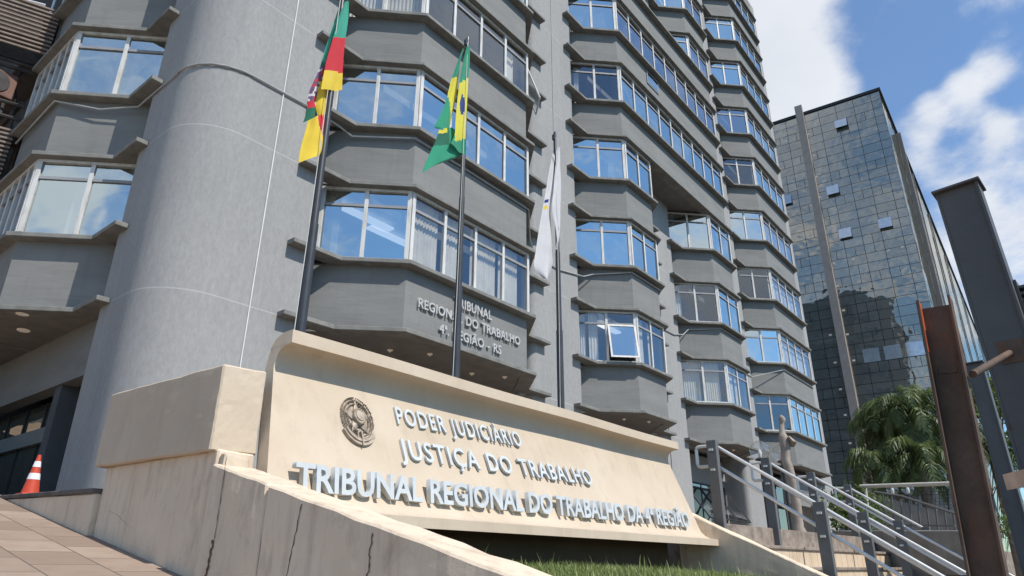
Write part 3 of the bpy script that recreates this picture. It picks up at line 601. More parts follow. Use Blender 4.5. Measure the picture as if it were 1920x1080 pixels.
lettering('REGIONAL DO TRABALHO', (8.68, yl, 4.735), (1, 0, 0), (0, 0, 1), 3.26, .20, .05, M['letter_grey'], bld, label='raised grey letters REGIONAL DO TRABALHO')
lettering('4ª. REGIÃO - RS', (9.3, yl, 4.36), (1, 0, 0), (0, 0, 1), 1.96, .20, .05, M['letter_grey'], bld, label='raised grey letters 4ª. REGIÃO - RS')

# louvred plant screens and condensers beyond the left bay
LD = Vector((-.94, .34, 0)); LN = Vector((.34, .94, 0))
def louver(zb, zt, base, ln, label):
    p = Vector((base[0], base[1], 0)); th = thing('louver_screen', label, 'louver screen', (base[0], base[1], zb)); b_ = MB(); n = int((zt-zb)/.105)
    for i in range(n):
        z = zb+(i+.3)*(zt-zb)/n; q = [p, p+LD*ln, p+LD*ln+LN*.05, p+LN*.05]
        b_.hexa([(v.x, v.y, z) for v in q], [(v.x, v.y, z+.042) for v in q])
    b_.build('slats', M['louver'], th)
    for k_ in (.04, ln*.5, ln-.04):
        c_ = p+LD*k_+LN*.09; MB().tube([(c_.x, c_.y, zb-.25), (c_.x, c_.y, zt+.1)], .04, 8).build('post', M['pipe_dark'], th)
    q = [p+LN*.5, p+LD*ln+LN*.5, p+LD*ln+LN*.56, p+LN*.56]; MB().prism([(v.x, v.y) for v in q], zb, zt).build('backing', M['pipe_dark'], th)
louver(10.62, 11.95, (2.98, 15.95), 3.2, 'dark brown slatted louvre screen at the very top left corner, above the condensers')
louver(7.5, 8.78, (2.92, 16.30), 3.2, 'dark louvre screen half out of frame at the left edge, below the condensers')
for (x, y, z, lab) in ((2.35, 16.55, 9.55, 'reddish brown air conditioning condenser hung below the upper louvre screen'), (1.5, 17.0, 9.6, 'second condenser below the louvre screen, cut off by the left edge of the photo')):
    th = thing('condenser', lab, 'air conditioner', (x, y, z)); MB().box((x-.38, y, z), (x+.38, y+.35, z+.62)).build('casing', M['ac_red'], th, bevel=.02)
    g_ = MB().lathe((0, 0, 0), [(.24, 0), (.26, .02), (.05, .03)], 18).build('fan_grille', M['pipe_dark'], th); g_.rotation_euler = (R(90), 0, 0); g_.location = (0, -.005, .31)
th = thing('pipework', 'tangle of dark pipes and ducts under the louvre screen', 'pipes', (3.2, 17, 8.9))
b_ = MB(); rk = random.Random(9)
for i in range(9): x = 2.9-i*.28; b_.tube([(x, 16.5+rk.uniform(0, .4), 8.9), (x+rk.uniform(-.2, .2), 16.7, 9.6), (x+rk.uniform(-.2, .2), 16.8+rk.uniform(0, .5), 10.5)], .03, 6)
for z in (9.05, 9.4, 10.3, 10.45): b_.tube([(2.95, 16.35, z), (1.0, 17.05, z+.02)], .04, 6)
for x in (2.9, 2.0, 1.1): b_.tube([(x, 16.4, 9.5), (x, 18.6, 9.5)], .05, 6)
b_.build('pipes', M['pipe_dark'], th)
MB().tube([(2.75, 16.5, 12.25), (1.6, 16.9, 12.1)], .05, 8).tube([(2.86, 16.35, 12.0), (2.86, 16.3, 13.6)], .03, 8).build('duct', M['metal_lt'], th)
MB().box((2.98, 16.5, 8.6), (3.6, 26, 8.7)).box((2.98, 16.5, 11.75), (3.6, 26, 11.85)).box((3.6, 16.5, 5), (3.65, 60, 20)).build('deck', M['pipe_dark'], th)

# ------------------------------------------------------------------ monument sign, side block and walls
sx0, sx1 = 2.86, 9.50
sign = thing('monument_sign', 'long cream monument wall with curved lip carrying court lettering and bronze crest', 'sign', ((sx0+sx1)/2, 4.5, .2))
prof = [(4.50, 1.700), (4.495, 1.595), (4.585, 1.585), (4.635, 1.565), (4.668, 1.53), (4.682, 1.48), (4.680, 1.43), (4.30, .52), (4.265, .45), (4.21, .395), (4.14, .36), (4.03, .345), (4.03, .265), (4.16, .27), (4.28, .31), (4.37, .38), (4.42, .46), (4.79, 1.40), (4.80, 1.50), (4.775, 1.60), (4.72, 1.665), (4.62, 1.70)]
n = len(prof); b_ = MB(); NX = 60
for i in range(NX+1):
    x = sx0+(sx1-sx0)*i/NX; b_.v += [(x-.18*max(0, 1.5-z)*(1-i/NX), y, z+.004*math.sin(x*2.1)*(z > 1)) for y, z in prof]
for i in range(NX):
    for j in range(n): b_.f.append((i*n+j, i*n+(j+1) % n, (i+1)*n+(j+1) % n, (i+1)*n+j)); b_.mi.append(0)
b_.f += [tuple(range(n)), tuple(NX*n+j for j in range(n-1, -1, -1))]; b_.mi += [0, 0]
b_.build('sign_wall', M['cream'], sign, smooth=True, angle=45)
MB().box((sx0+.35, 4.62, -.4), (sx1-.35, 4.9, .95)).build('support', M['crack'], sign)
TILT = math.atan2(.38, .91); FU = Vector((0, math.sin(TILT), math.cos(TILT)))
def face(z): return 4.680-.38/.91*(1.43-z)
def fpt(x, z, up=0): return Vector((x, face(z), z))
lettering('PODER JUDICIÀRIO', fpt(4.04, 1.14), (1, 0, .015), FU, 1.78, .175, .02, M['letter'], sign, sp=1.18, bold=.012, label='first line of letters PODER JUDICIÀRIO')
lettering('JUSTIÇA DO TRABALHO', fpt(3.99, .825), (1, 0, .012), FU, 3.0, .19, .024, M['letter'], sign, sp=1.18, bold=.012, label='second line of letters JUSTIÇA DO TRABALHO')
lettering('TRIBUNAL REGIONAL DO TRABALHO DA 4ª REGIÃO', fpt(2.865, .47), (1, 0, .002), (0, .12, .995), 6.22,   .195, .05, M['letter'], sign, sp=1.0, bold=.022, label='largest line of letters TRIBUNAL REGIONAL DO TRABALHO DA 4ª REGIÃO')
# bronze coat of arms
em = thing('tmp', 'x', 'x'); bpy.data.objects.remove(em)
ec = fpt(3.585, 1.085); FN = Vector((1, 0, 0)).cross(FU)
def ep(u_, v_, w_): return ec+Vector((1, 0, 0))*u_+FU*v_+FN*w_
def disc(b_, cu, cv, ru, rv, w0, w1, n=28, dome=0):
    vs = [ep(cu+ru*math.cos(2*math.pi*k/n), cv+rv*math.sin(2*math.pi*k/n), w0) for k in range(n)]+[ep(cu+ru*.93*math.cos(2*math.pi*k/n), cv+rv*.93*math.sin(2*math.pi*k/n), w1) for k in range(n)]+[ep(cu, cv, w1+dome)]
    b_.add(vs, [(k, (k+1) % n, n+(k+1) % n, n+k) for k in range(n)]+[(n+k, n+(k+1) % n, 2*n) for k in range(n)])
crest = MB(); disc(crest, 0, .03, .160, .205, 0, .012)
crest_o = crest.build('crest', M['emblem'], sign)
b_ = MB(); sp_ = [(.155 if k % 2 == 0 else .062) for k in range(10)]
pts = [(sp_[k]*math.sin(2*math.pi*k/10), .03+sp_[k]*1.12*math.cos(2*math.pi*k/10)) for k in range(10)]
b_.add([ep(u_, v_, .012) for u_, v_ in pts]+[ep(u_, v_, .026) for u_, v_ in pts]+[ep(0, .03, .05)], [(k, (k+1) % 10, 10+(k+1) % 10, 10+k) for k in range(10)]+[(10+k, 10+(k+1) % 10, 20) for k in range(10)])
b_.build('star', M['emblem'], crest_o)
b_ = MB(); disc(b_, 0, .035, .068, .078, .02, .058); disc(b_, 0, .035, .044, .05, .058, .066, dome=.012)
for k in range(20): a = 2*math.pi*k/20; disc(b_, .056*math.cos(a), .035+.064*math.sin(a), .005, .005, .055, .064, 8)
b_.build('shield', M['emblem'], crest_o, smooth=True)
b_ = MB(); rnd = random.Random(5)
for side in (-1, 1):
    for k in range(26):
        a = R(250-140*0) if 0 else R(-72+155*k/25)
        for rr in (.108, .135, .160):
            u_ = side*rr*math.cos(a)*1.0; v_ = .03+rr*1.22*math.sin(a); ta = a+R(60)*1; lu, lv = side*-math.sin(ta)*.5+side*math.cos(a)*.4, math.cos(ta)*.6+math.sin(a)*.4
            ll = math.hypot(lu, lv); lu, lv = lu/ll, lv/ll; L_ = .026+rnd.uniform(-.004, .006); W_ = .008
            w_ = .012+rnd.uniform(.004, .014)
            b_.add([ep(u_-lu*L_*.5, v_-lv*L_*.5, w_*.6), ep(u_-lv*W_, v_+lu*W_, w_*.8), ep(u_+lu*L_*.6, v_+lv*L_*.6, w_+.006), ep(u_+lv*W_, v_-lu*W_, w_*.8), ep(u_, v_, w_+.014)], [(0, 1, 4), (1, 2, 4), (2, 3, 4), (3, 0, 4)])
b_.build('wreath', M['emblem'], crest_o, fixn=False)
b_ = MB()
for lay, (r0, r1, w0) in enumerate(((.155, .185, .03), (.185, .215, .022), (.135, .155, .02))):
    n_ = 24; span = (R(-158)+lay*.05, R(-22)-lay*.05)
    vs = []
    for k in range(n_+1):
        a = span[0]+(span[1]-span[0])*k/n_
        for rr, ww in ((r0, .004), (r0, w0), (r1-.004, w0+.004), (r1, .004)): vs.append(ep(rr*.88*math.cos(a), -.005+rr*1.0*math.sin(a), ww))
    b_.add(vs, [(k*4+j, k*4+(j+1) % 4, k*4+4+(j+1) % 4, k*4+4+j) for k in range(n_) for j in range(4)]+[(0, 1, 2, 3), (n_*4+3, n_*4+2, n_*4+1, n_*4)])
b_.add([ep(-.008, -.10, .045), ep(.008, -.10, .045), ep(.006, -.225, .035), ep(-.006, -.225, .035), ep(-.008, -.10, .01), ep(.008, -.10, .01), ep(.006, -.225, .01), ep(-.006, -.225, .01)], [(0, 1, 2, 3), (4, 5, 1, 0), (5, 6, 2, 1), (6, 7, 3, 2), (7, 4, 0, 3)])
b_.build('ribbon', M['emblem'], crest_o, smooth=True, angle=35)

# heavy block at the left end
def rough_box(b_, a, c_, seg=.18, amp=.006, seed=1):
    bm = bmesh.new(); bmesh.ops.create_cube(bm, size=1); sx, sy, sz = (c_[i]-a[i] for i in range(3))
    for v in bm.verts: v.co = Vector((a[0]+(v.co.x+.5)*sx, a[1]+(v.co.y+.5)*sy, a[2]+(v.co.z+.5)*sz))
    return bm
def chunky(name, corners_bot, corners_top, mat, parent=None, cuts=14, amp=.006, seed=1, bevel=.012):
    bm = bmesh.new(); vs = [bm.verts.new(p) for p in list(corners_bot)+list(corners_top)]
    for f in [(3, 2, 1, 0), (4, 5, 6, 7), (0, 1, 5, 4), (1, 2, 6, 5), (2, 3, 7, 6), (3, 0, 4, 7)]: bm.faces.new([vs[i] for i in f])
    bmesh.ops.bevel(bm, geom=list(bm.edges), offset=bevel, segments=1, affect='EDGES')
    long_e = [e for e in bm.edges if e.calc_length() > .15]; bmesh.ops.subdivide_edges(bm, edges=long_e, cuts=cuts, use_grid_fill=True)
    r_ = random.Random(seed)
    from mathutils import noise as mn
    for v in bm.verts:
        q = v.co*5; v.co += Vector((mn.noise(q+Vector((seed, 0, 0))), mn.noise(q+Vector((0, seed, 9))), mn.noise(q+Vector((5, 0, seed)))))*amp
        q = v.co*22; v.co += Vector((mn.noise(q), mn.noise(q+Vector((0, 7, 9))), mn.noise(q+Vector((5, 3, 0)))))*amp*.5
    bmesh.ops.recalc_face_normals(bm, faces=bm.faces)
    me = bpy.data.meshes.new(name); bm.to_mesh(me); bm.free(); me.materials.append(mat); o = bpy.data.objects.new(name, me); COL.objects.link(o)
    if parent: o.parent = parent; o.location = -world_loc(parent)
    return o
XB = 2.35
blk = chunky('masonry_block', [(XB, 4.50, .705), (2.70, 4.50, .715), (2.70, 6.32, .735), (XB-.01, 6.32, .74)], [(XB, 4.50, 1.305), (2.70, 4.51, 1.325), (2.70, 6.32, 1.36), (XB-.01, 6.32, 1.35)], M['cream'], seed=3)
tag(blk, 'overhanging cream masonry block at the left end of the monument sign', 'wall')
wl = thing('retaining_wall', 'stained and cracked cream retaining wall sloping down from the block to the bottom edge', 'wall', (2.5, 4, -.5))
# wall under the block
chunky('wall_base', [(XB+.055, 4.475, -.9), (2.68, 4.475, -.9), (2.68, 6.20, -.5), (XB+.055, 6.20, -.3)], [(XB+.05, 4.475, .72), (2.68, 4.475, .71), (2.68, 6.22, .735), (XB+.05, 6.22, .738)], M['cream_wall'], wl, seed=5)
def rp(y): return .56+(y-4.206)*.257
# two sloping lengths with an open joint between them
for (ya, yb, sd) in ((4.43, 3.765, 8), (3.75, .6, 9)):
    dz = 0 if ya > 4 else -.004
    chunky('wall_section', [(XB+.0, yb, -1.6), (XB+.30, yb, -1.6), (XB+.30, ya, -1.2), (XB+.0, ya, -1.2)], [(XB, yb, rp(yb)+dz), (XB+.30, yb, rp(yb)+dz), (XB+.30, ya, rp(ya)+dz), (XB, ya, rp(ya)+dz)], M['cream_wall'], wl, cuts=18, seed=sd, amp=.008)
chunky('broken_cap', [(XB+.05, 4.38, .55), (XB+.24, 4.36, .55), (XB+.27, 4.47, .55), (XB+.05, 4.47, .55)], [(XB+.06, 4.40, .69), (XB+.22, 4.39, .665), (XB+.27, 4.47, .69), (XB+.06, 4.47, .70)], M['cream'], wl, cuts=8, amp=.012, seed=12)
# crack lines: thin dark brown strips standing just off the wall face
def crack(pts, wd=.006):
    b_ = MB(); x = XB-.004
    L_ = [(y-wd*(1+.5*math.sin(i*2.3)), z) for i, (y, z) in enumerate(pts)]; R_ = [(y+wd*(1+.5*math.sin(i*1.7)), z) for i, (y, z) in enumerate(pts)]
    vs = [(x, *p) for p in L_]+[(x, *p) for p in R_]+[(x+.02, *p) for p in L_]+[(x+.02, *p) for p in R_]; n_ = len(pts)
    fs = [(i, i+1, n_+i+1, n_+i) for i in range(n_-1)]; b_.add(vs, fs); return b_
def jag(y0, z0, y1, z1, n_=14, a=.008, seed=0):
    r_ = random.Random(seed); return [(y0+(y1-y0)*i/n_+r_.uniform(-a, a), z0+(z1-z0)*i/n_) for i in range(n_+1)]
def cr3(p, q, seed, wd=.005, a=.008):
    A, B_ = onX(*p, XB), onX(*q, XB); crack(jag(A.y, A.z, B_.y, B_.z, 16, a, seed), wd).build('crack', M['crack'], wl, fixn=False)
cr3((426, 858), (403, 1010), 1, .003, .004); cr3((401, 1012), (386, 1085), 2, .011, .006); cr3((566, 945), (538, 1082), 3, .0035, .005); cr3((698, 1000), (690, 1082), 4, .004)
b_ = crack([(onX(*p, XB).y, onX(*p, XB).z) for p in ((205, 958), (222, 966), (240, 985), (250, 990))], .003); b_.build('crack', M['crack'], wl, fixn=False)
# right hand sloping wall
wr = thing('retaining_wall', 'cream sloping wall at the right end of the sign beside the steps', 'wall', (9.6, 3.5, -.2))
def rr_(y): return .70+(y-4.43)*.468
chunky('wall_section', [(9.50, .9, -1.6), (9.72, .9, -1.6), (9.72, 4.62, -1.2), (9.50, 4.62, -1.2)], [(9.50, .9, rr_(.9)), (9.72, .9, rr_(.9)), (9.72, 4.62, rr_(4.62)), (9.50, 4.62, rr_(4.62))], M['cream_wall'], wr, cuts=18, seed=15, amp=.010)
# plinth along the rising pavement
pl = thing('plinth_wall', 'low stained plinth wall with dark capping slab along the pavement, under the cone', 'wall', (2.4, 8, .4))
def pz(y): return .557+(y-6.06)*.029
chunky('plinth', [(XB, 6.22, -.4), (2.75, 6.22, -.4), (2.75, 13, .9), (XB, 13, .9)][0:4], [(XB, 6.22, pz(6.2)-.035), (2.75, 6.22, pz(6.2)-.035), (2.75, 13, pz(13)-.035), (XB, 13, pz(13)-.035)], M['cream_wall'], pl, seed=21, cuts=18)
MB().hexa([(XB-.02, 6.22, pz(6.2)-.034), (2.9, 6.22, pz(6.2)-.034), (2.9, 13, pz(13)-.034), (XB-.02, 13, pz(13)-.034)], [(XB-.02, 6.22, pz(6.2)+.005), (2.9, 6.22, pz(6.2)+.005), (2.9, 13, pz(13)+.005), (XB-.02, 13, pz(13)+.005)]).build('capping', M['slab_edge'], pl, bevel=.008)
# traffic cone
cp = onX(56, 924, 2.50); cz = pz(cp.y)+.005; ch = (onX(66, 855, 2.5).z-cz); k = ch/.7
cone = thing('traffic_cone', 'orange traffic cone with two white bands standing on the plinth by the dark doors', 'cone', (cp.x, cp.y, cz))
def cr_(f): return (.138-.112*f)*k
def cpart(nm, f0, f1, mt, ex=0): MB().lathe((cp.x, cp.y, cz+.03*k), [(cr_(f0)+ex, f0*.67*k), (cr_(f1)+ex, f1*.67*k)], 28).build(nm, mt, cone, smooth=True)
MB().box((cp.x-.17*k, cp.y-.17*k, cz), (cp.x+.17*k, cp.y+.17*k, cz+.035*k)).build('base', M['cone_o'], cone, bevel=.006)
cpart('body', 0, 1, M['cone_o']); cpart('band', .36, .52, M['cone_w'], .002); cpart('band', .68, .83, M['cone_w'], .002)

# lawn bed between the walls
def bedz(x, y): return -.032-.035*max(0, x-6)+(y-4.3)*.05+.02*math.sin(x*3+y*5)
o = sheet([2.6+i*.25 for i in range(28)], [.6, 1.5, 2.5, 3.2, 3.8, 4.3, 4.9], bedz).build('planting_bed', M['slab_edge']); o['kind'] = 'structure'
b_ = MB(); r_ = random.Random(11)
for i in range(15000):
    x = r_.uniform(2.7, 9.45); y = r_.uniform(2.4, 4.25) if i % 3 else r_.uniform(3.3, 4.3); z = bedz(x, y)-.005
    cl = .6+.5*math.sin(x*2.3+1)*math.sin(y*3.1+x); h = r_.uniform(.03, .095)*(.75+.5*cl)*(1.9 if r_.random() < .02 else 1); a = r_.uniform(0, 6.28); wd = r_.uniform(.003, .006); ln = h*r_.uniform(.1, .7)
    ca, sa = math.cos(a), math.sin(a)
    b_.add([(x-sa*wd, y+ca*wd, z), (x+sa*wd, y-ca*wd, z), (x+ca*ln*.4+sa*wd*.7, y+sa*ln*.4-ca*wd*.7, z+h*.6), (x+ca*ln*.4-sa*wd*.7, y+sa*ln*.4+ca*wd*.7, z+h*.6), (x+ca*ln, y+sa*ln, z+h)], [(0, 1, 2, 3), (3, 2, 4)])
o = b_.build('grass', M['grass'], fixn=False); tag(o, 'rough green grass growing in the bed under the sign', 'grass', kind='stuff')

# ------------------------------------------------------------------ flagpoles and flags
YF = 5.6
def pole(px_base, py_base, px_top, py_top, zt, label):
    b0 = onY(px_base, py_base, YF); x = b0.x
    th = thing('flagpole', label, 'flagpole', (x, YF, ZP), 'black flagpoles behind the sign')
    MB().tube([(x, YF, ZP-.2), (x, YF, 2.2), (x, YF, 3.29)], [.054, .052, .050], 14).tube([(x, YF, 3.29), (x, YF, 3.34), (x, YF, 4.6)], [.043, .041, .038], 14).tube([(x, YF, 4.6), (x, YF, 4.64), (x, YF, zt)], [.034, .032, .024], 12).build('mast', M['pole'], th, smooth=True)
    MB().tube([(x, YF, zt), (x, YF, zt+.06)], .02, 8).box((x-.06, YF-.02, zt-.12), (x-.02, YF+.02, zt-.02)).build('truck', M['pole'], th)
    MB().tube([(x-.10, YF-.05, 1.8), (x-.09, YF-.06, 3.2), (x-.05, YF-.05, zt-.1)], .0045, 5).build('halyard', M['rope'], th)
    return x
x1_ = pole(563, 618, 648, 0, 8.1, 'tallest black flagpole at the left carrying the green, red and yellow flag')
x2_ = pole(854, 700, 876, 75, 7.28, 'middle black flagpole carrying the green and yellow national flag')
x3_ = pole(1052, 758, 1043, 255, 6.81, 'right hand black flagpole carrying the white flag')
def flag(label, sheets, mats, group=None):
    """sheets: list of (left edge px list, right edge px list, depth, fold amp, phase, colour function)"""
    root = None; b_ = MB()
    for (Lp, Rp, dep, amp, ph, fn) in sheets:
        NV, NU = 46, 18
        def samp(P_, f):
            f *= len(P_)-1; i = min(int(f), len(P_)-2); g_ = f-i
            # catmull-rom
            p0, p1, p2, p3 = P_[max(i-1, 0)], P_[i], P_[i+1], P_[min(i+2, len(P_)-1)]
            return tuple(.5*((2*p1[j])+(-p0[j]+p2[j])*g_+(2*p0[j]-5*p1[j]+4*p2[j]-p3[j])*g_*g_+(-p0[j]+3*p1[j]-3*p2[j]+p3[j])*g_**3) for j in (0, 1))
        base = len(b_.v); px = []
        for v in range(NV+1):
            l, r_2 = samp(Lp, v/NV), samp(Rp, v/NV)
            for u_ in range(NU+1):
                f = u_/NU; q = (l[0]+(r_2[0]-l[0])*f, l[1]+(r_2[1]-l[1])*f); px.append(q)
                dd = dep+amp*math.sin(f*math.pi*2.0+ph+v/NV*1.6)*(.25+.75*v/NV)+amp*.35*math.sin(f*9+v/NV*4+ph)
                P_ = onY(q[0], q[1], YF); b_.v.append((P_.x, YF+dd, P_.z))
        for v in range(NV):
            for u_ in range(NU):
                i = v*(NU+1)+u_; cx = sum(px[j][0] for j in (i, i+1, i+NU+1, i+NU+2))/4; cy = sum(px[j][1] for j in (i, i+1, i+NU+1, i+NU+2))/4
                b_.f.append((base+i, base+i+1, base+i+NU+2, base+i+NU+1)); b_.mi.append(fn(cx, cy))
    o = b_.build('flag', mats, smooth=True, angle=180, fixn=False); md = o.modifiers.new('sub', 'SUBSURF'); md.levels = 1; md.render_levels = 1
    return tag(o, label, 'flag')
# state flag: green, red, yellow with crest
fm_ = [M['f_teal'], M['f_red'], M['f_yellow'], M['f_dkgreen'], M['f_purple'], M['f_white']]
def rs_right(x, y):
    yy = y-(x-620)*.08
    return 0 if yy < 73 else 1 if yy < 137 else 2
def rs_mid(x, y): return 1 if (x > 606 and y > 212+abs(x-612)*.5) or (x > 618 and y < 180) else 2
def rs_left(x, y):
    if y < 118: return 3 if x < 612 else 0
    if y < 200:
        v_ = math.sin(y*.22+x*.30)+.6*math.sin(y*.47-x*.2)
        return 5 if v_ > .55 else 1 if v_ < -.95 or y > 186 else 4
    return 3 if y < 230 else 2
def rs_low(x, y): return 1 if 594 < x < 613 and 212 < y < 262 and x > 588+(y-212)*.35 else 2
flag('green, red and yellow striped flag with purple crest hanging limp on the left pole', [
    ([(642, 8), (630, 45), (616, 90), (604, 130), (588, 165), (583, 200), (575, 226)], [(645, 8), (636, 45), (626, 90), (617, 130), (606, 170), (602, 200), (600, 216)], .05, .03, .4, rs_left),
    ([(604, 150), (597, 175), (595, 190), (598, 210), (604, 240), (610, 258)], [(622, 150), (626, 172), (624, 190), (621, 210), (617, 240), (614, 262)], .02, .035, 1.2, rs_mid),
    ([(643, 6), (630, 40), (618, 80), (607, 115), (600, 145), (595, 172)], [(649, 6), (648, 40), (643, 80), (640, 115), (638, 145), (636, 172)], -.05, .03, 2.0, rs_right),
    ([(577, 226), (574, 245), (568, 270), (564, 290), (562, 304)], [(603, 214), (610, 235), (614, 255), (612, 278), (607, 290)], -.01, .045, .2, rs_low)], fm_)
fm2 = [M['f_green'], M['f_lemon'], M['f_blue'], M['f_dkgreen']]
def br_right(x, y):
    if ((x-862)/6)**2+((y-199)/18)**2 < 1: return 2
    if y < 152+(868-x)*.5: return 0
    if y < 262+(868-x)*.28: return 1 if not (x < 848+(y-200)*.0 and y > 200 and x < 846) else 0
    return 0
def br_left(x, y):
    lim = 848 if y < 190 else 848+(y-190)*.06
    if y > 145 and y < 235 and x > 845-(0 if y < 190 else -(y-190)*.08): return 1
    return 0
flag('green and yellow national flag with blue disc hanging limp on the middle pole', [
    ([(872, 88), (862, 115), (852, 145), (842, 185), (830, 215), (820, 233), (822, 238)], [(873, 88), (866, 115), (862, 145), (858, 185), (852, 215), (848, 240), (848, 250)], .03, .035, .4, br_left),
    ([(826, 242), (820, 262), (808, 288), (800, 305), (793, 324)], [(848, 238), (866, 255), (867, 280), (864, 292), (812, 310)], .01, .03, .9, lambda x, y: 1 if (y < 249 and x < 838) else (3 if (x < 843 and y < 272 and x > 818+(y-245)*-.3) else 0)),
    ([(872, 88), (864, 120), (858, 150), (852, 190), (848, 230), (846, 255), (838, 272)], [(876, 88), (876, 120), (874, 150), (872, 190), (870, 230), (868, 260), (866, 292)], -.05, .028, 2.2, br_right)], fm2)
def wf(x, y):
    if 1024 < x < 1028 and 372 < y < 380: return 1
    if 1022 < x < 1026 and 384 < y < 392: return 2
    return 0
flag('white court flag with a small blue and yellow mark hanging limp on the right pole', [
    ([(1040, 280), (1034, 310), (1028, 350), (1021, 390), (1014, 430), (1008, 470), (1005, 500), (1022, 522)], [(1044, 280), (1042, 310), (1040, 350), (1034, 390), (1036, 430), (1038, 470), (1040, 495), (1028, 527)], .01, .035, .5, wf),
    ([(1041, 278), (1038, 310), (1034, 350), (1030, 396), (1036, 430), (1038, 455)], [(1045, 278), (1046, 310), (1048, 350), (1047, 396), (1046, 430), (1040, 470)], -.05, .03, 2.0, lambda x, y: 0)], [M['f_white'], M['f_blue'], M['f_yellow']])

# ------------------------------------------------------------------ steps and handrails
st = thing('steps', 'broad tiled steps with dark stone treads at the lower right', 'steps', (14, 3, -.5))
RS, TR = .30, .44
for i in range(7):
    z = ZP-RS*i; y0 = lambda x: 4.36-.055*(x-9.9)-TR*i
    b_ = MB().hexa([(9.78, y0(9.8)-.0, z-RS), (26, y0(26), z-RS), (26, y0(26)+.6, z-RS), (9.78, y0(9.8)+.6, z-RS)], [(9.78, y0(9.8), z-.045), (26, y0(26), z-.045), (26, y0(26)+.6, z-.045), (9.78, y0(9.8)+.6, z-.045)]).build('riser', M['tile'], st)
    MB().hexa([(9.78, y0(9.8)-.03, z-.044), (26, y0(26)-.03, z-.044), (26, y0(26)+.62, z-.044), (9.78, y0(9.8)+.62, z-.044)], [(9.78, y0(9.8)-.03, z+.006), (26, y0(26)-.03, z+.006), (26, y0(26)+.62, z+.006), (9.78, y0(9.8)+.62, z+.006)]).build('tread', M['tread'], st, bevel=.01)
def bez(p0, p1, p2, n_=6): return [Vector(p0)*(1-t_)**2+Vector(p1)*2*t_*(1-t_)+Vector(p2)*t_*t_ for t_ in [i/n_ for i in range(n_+1)]]
def handrail(X, label, zt=1.70, y0=4.17, bend_back=.30, nposts=3, rr=.025):
    th = thing('handrail', label, 'handrail', (X, y0, ZP), 'steel handrails on the steps'); sl = .68
    for i in range(nposts):
        y = y0-1.40*i if i else y0; zt_ = zt+.06-sl*(y0-y); zb = ZP-.68*(y0-y)-.5
        MB().box((X-.04, y-.075, zb), (X+.06, y+.075, zt_)).build('post', M['post'], th, bevel=.006)
        MB().box((X-.075, y-.03, zt_-.16), (X-.04, y+.03, zt_-.13)).box((X-.075, y-.03, zt_-.45), (X-.04, y+.03, zt_-.42)).build('bracket', M['steel'], th)
    L_ = 1.4*(nposts-1)+.25; xr = X+.10
    # two rails joined by a return at the top end
    A = Vector((xr, y0+bend_back, zt+.0)); B_ = Vector((xr, y0+bend_back, zt-.30)); r_ = .06
    up_ = [(xr, y0-L_, zt-sl*L_)]+[(xr, y0-.05, zt-sl*.05)]+bez((xr, y0-.05, zt-sl*.05), (xr, y0+.02, zt), (xr, y0+.1, zt), 4)+[tuple(A-Vector((0, r_, 0)))]
    loop = bez(A-Vector((0, r_, 0)), A, A-Vector((0, 0, r_)), 5)+bez(B_+Vector((0, 0, r_)), B_, B_-Vector((0, r_, 0)), 5)
    lo_ = [(xr, y0+.1, zt-.30)]+bez((xr, y0+.1, zt-.3), (xr, y0+.02, zt-.3), (xr, y0-.05, zt-.3-sl*.05), 4)+[(xr, y0-L_, zt-.30-sl*L_)]
    MB().tube(up_+loop+lo_, rr, 10).build('rail', M['steel'], th, smooth=True)
handrail(9.95, 'leftmost handrail, nearest the sign, with looped steel end and grey posts')
handrail(12.2, 'second handrail from the left, its bent top end in front of the globe lamps')
handrail(14.7, 'third handrail from the left, starting just right of the slender statue')
handrail(17.4, 'fourth handrail, furthest right on the steps beside the shrubs')

# statue and globe lamps on the forecourt
sp0 = onY(1495, 980, 5.2); XS = 16.75; YS = 5.2
stt = thing('statue', 'slender pinkish stone figure on the forecourt above the steps', 'statue', (XS, YS, ZP))
def stk(fr, fx, hw, hd):  # fr height fraction, offsets
    return (fr, fx, hw, hd)
secs = [(0, .05, .32, .26), (.03, .05, .30, .24), (.09, .02, .17, .17), (.25, .04, .17, .17), (.42, .02, .19, .17), (.56, -.02, .20, .17), (.62, -.06, .18, .16), (.72, -.02, .20, .17), (.80, -.03, .24, .18), (.835, -.05, .16, .13), (.86, -.05, .10, .09), (.905, -.04, .11, .10), (.925, -.02, .075, .075), (.94, -.01, .11, .11), (.965, 0, .125, .12), (.985, -.01, .09, .09), (1.0, -.01, .02, .02)]
HT = 2.78; b_ = MB(); n_ = 14; vs = []
for fr, fx, hw, hd in secs:
    for k_ in range(n_):
        a = 2*math.pi*k_/n_; ca, sa = math.cos(a), math.sin(a); e = .75
        vs.append((XS+fx*.72+(abs(ca)**e)*math.copysign(hw*.62, ca), YS-fx*.7+(abs(sa)**e)*math.copysign(hd*.62, sa), ZP+fr*HT))
b_.add(vs, [(i*n_+k_, i*n_+(k_+1) % n_, (i+1)*n_+(k_+1) % n_, (i+1)*n_+k_) for i in range(len(secs)-1) for k_ in range(n_)]+[tuple(range(n_-1, -1, -1)), tuple((len(secs)-1)*n_+k_ for k_ in range(n_))])
b_.build('body', M['stone'], stt, smooth=True, angle=50)
MB().hexa([(XS-.16, YS-.22, ZP+2.12), (XS+.06, YS-.26, ZP+2.12), (XS+.22, YS-.12, ZP+2.02), (XS+.1, YS-.05, ZP+2.02)], [(XS-.16, YS-.12, ZP+2.28), (XS+.0, YS-.12, ZP+2.26), (XS+.2, YS-.04, ZP+2.14), (XS+.08, YS+.0, ZP+2.14)]).build('folded_arms', M['stone'], stt, bevel=.03)
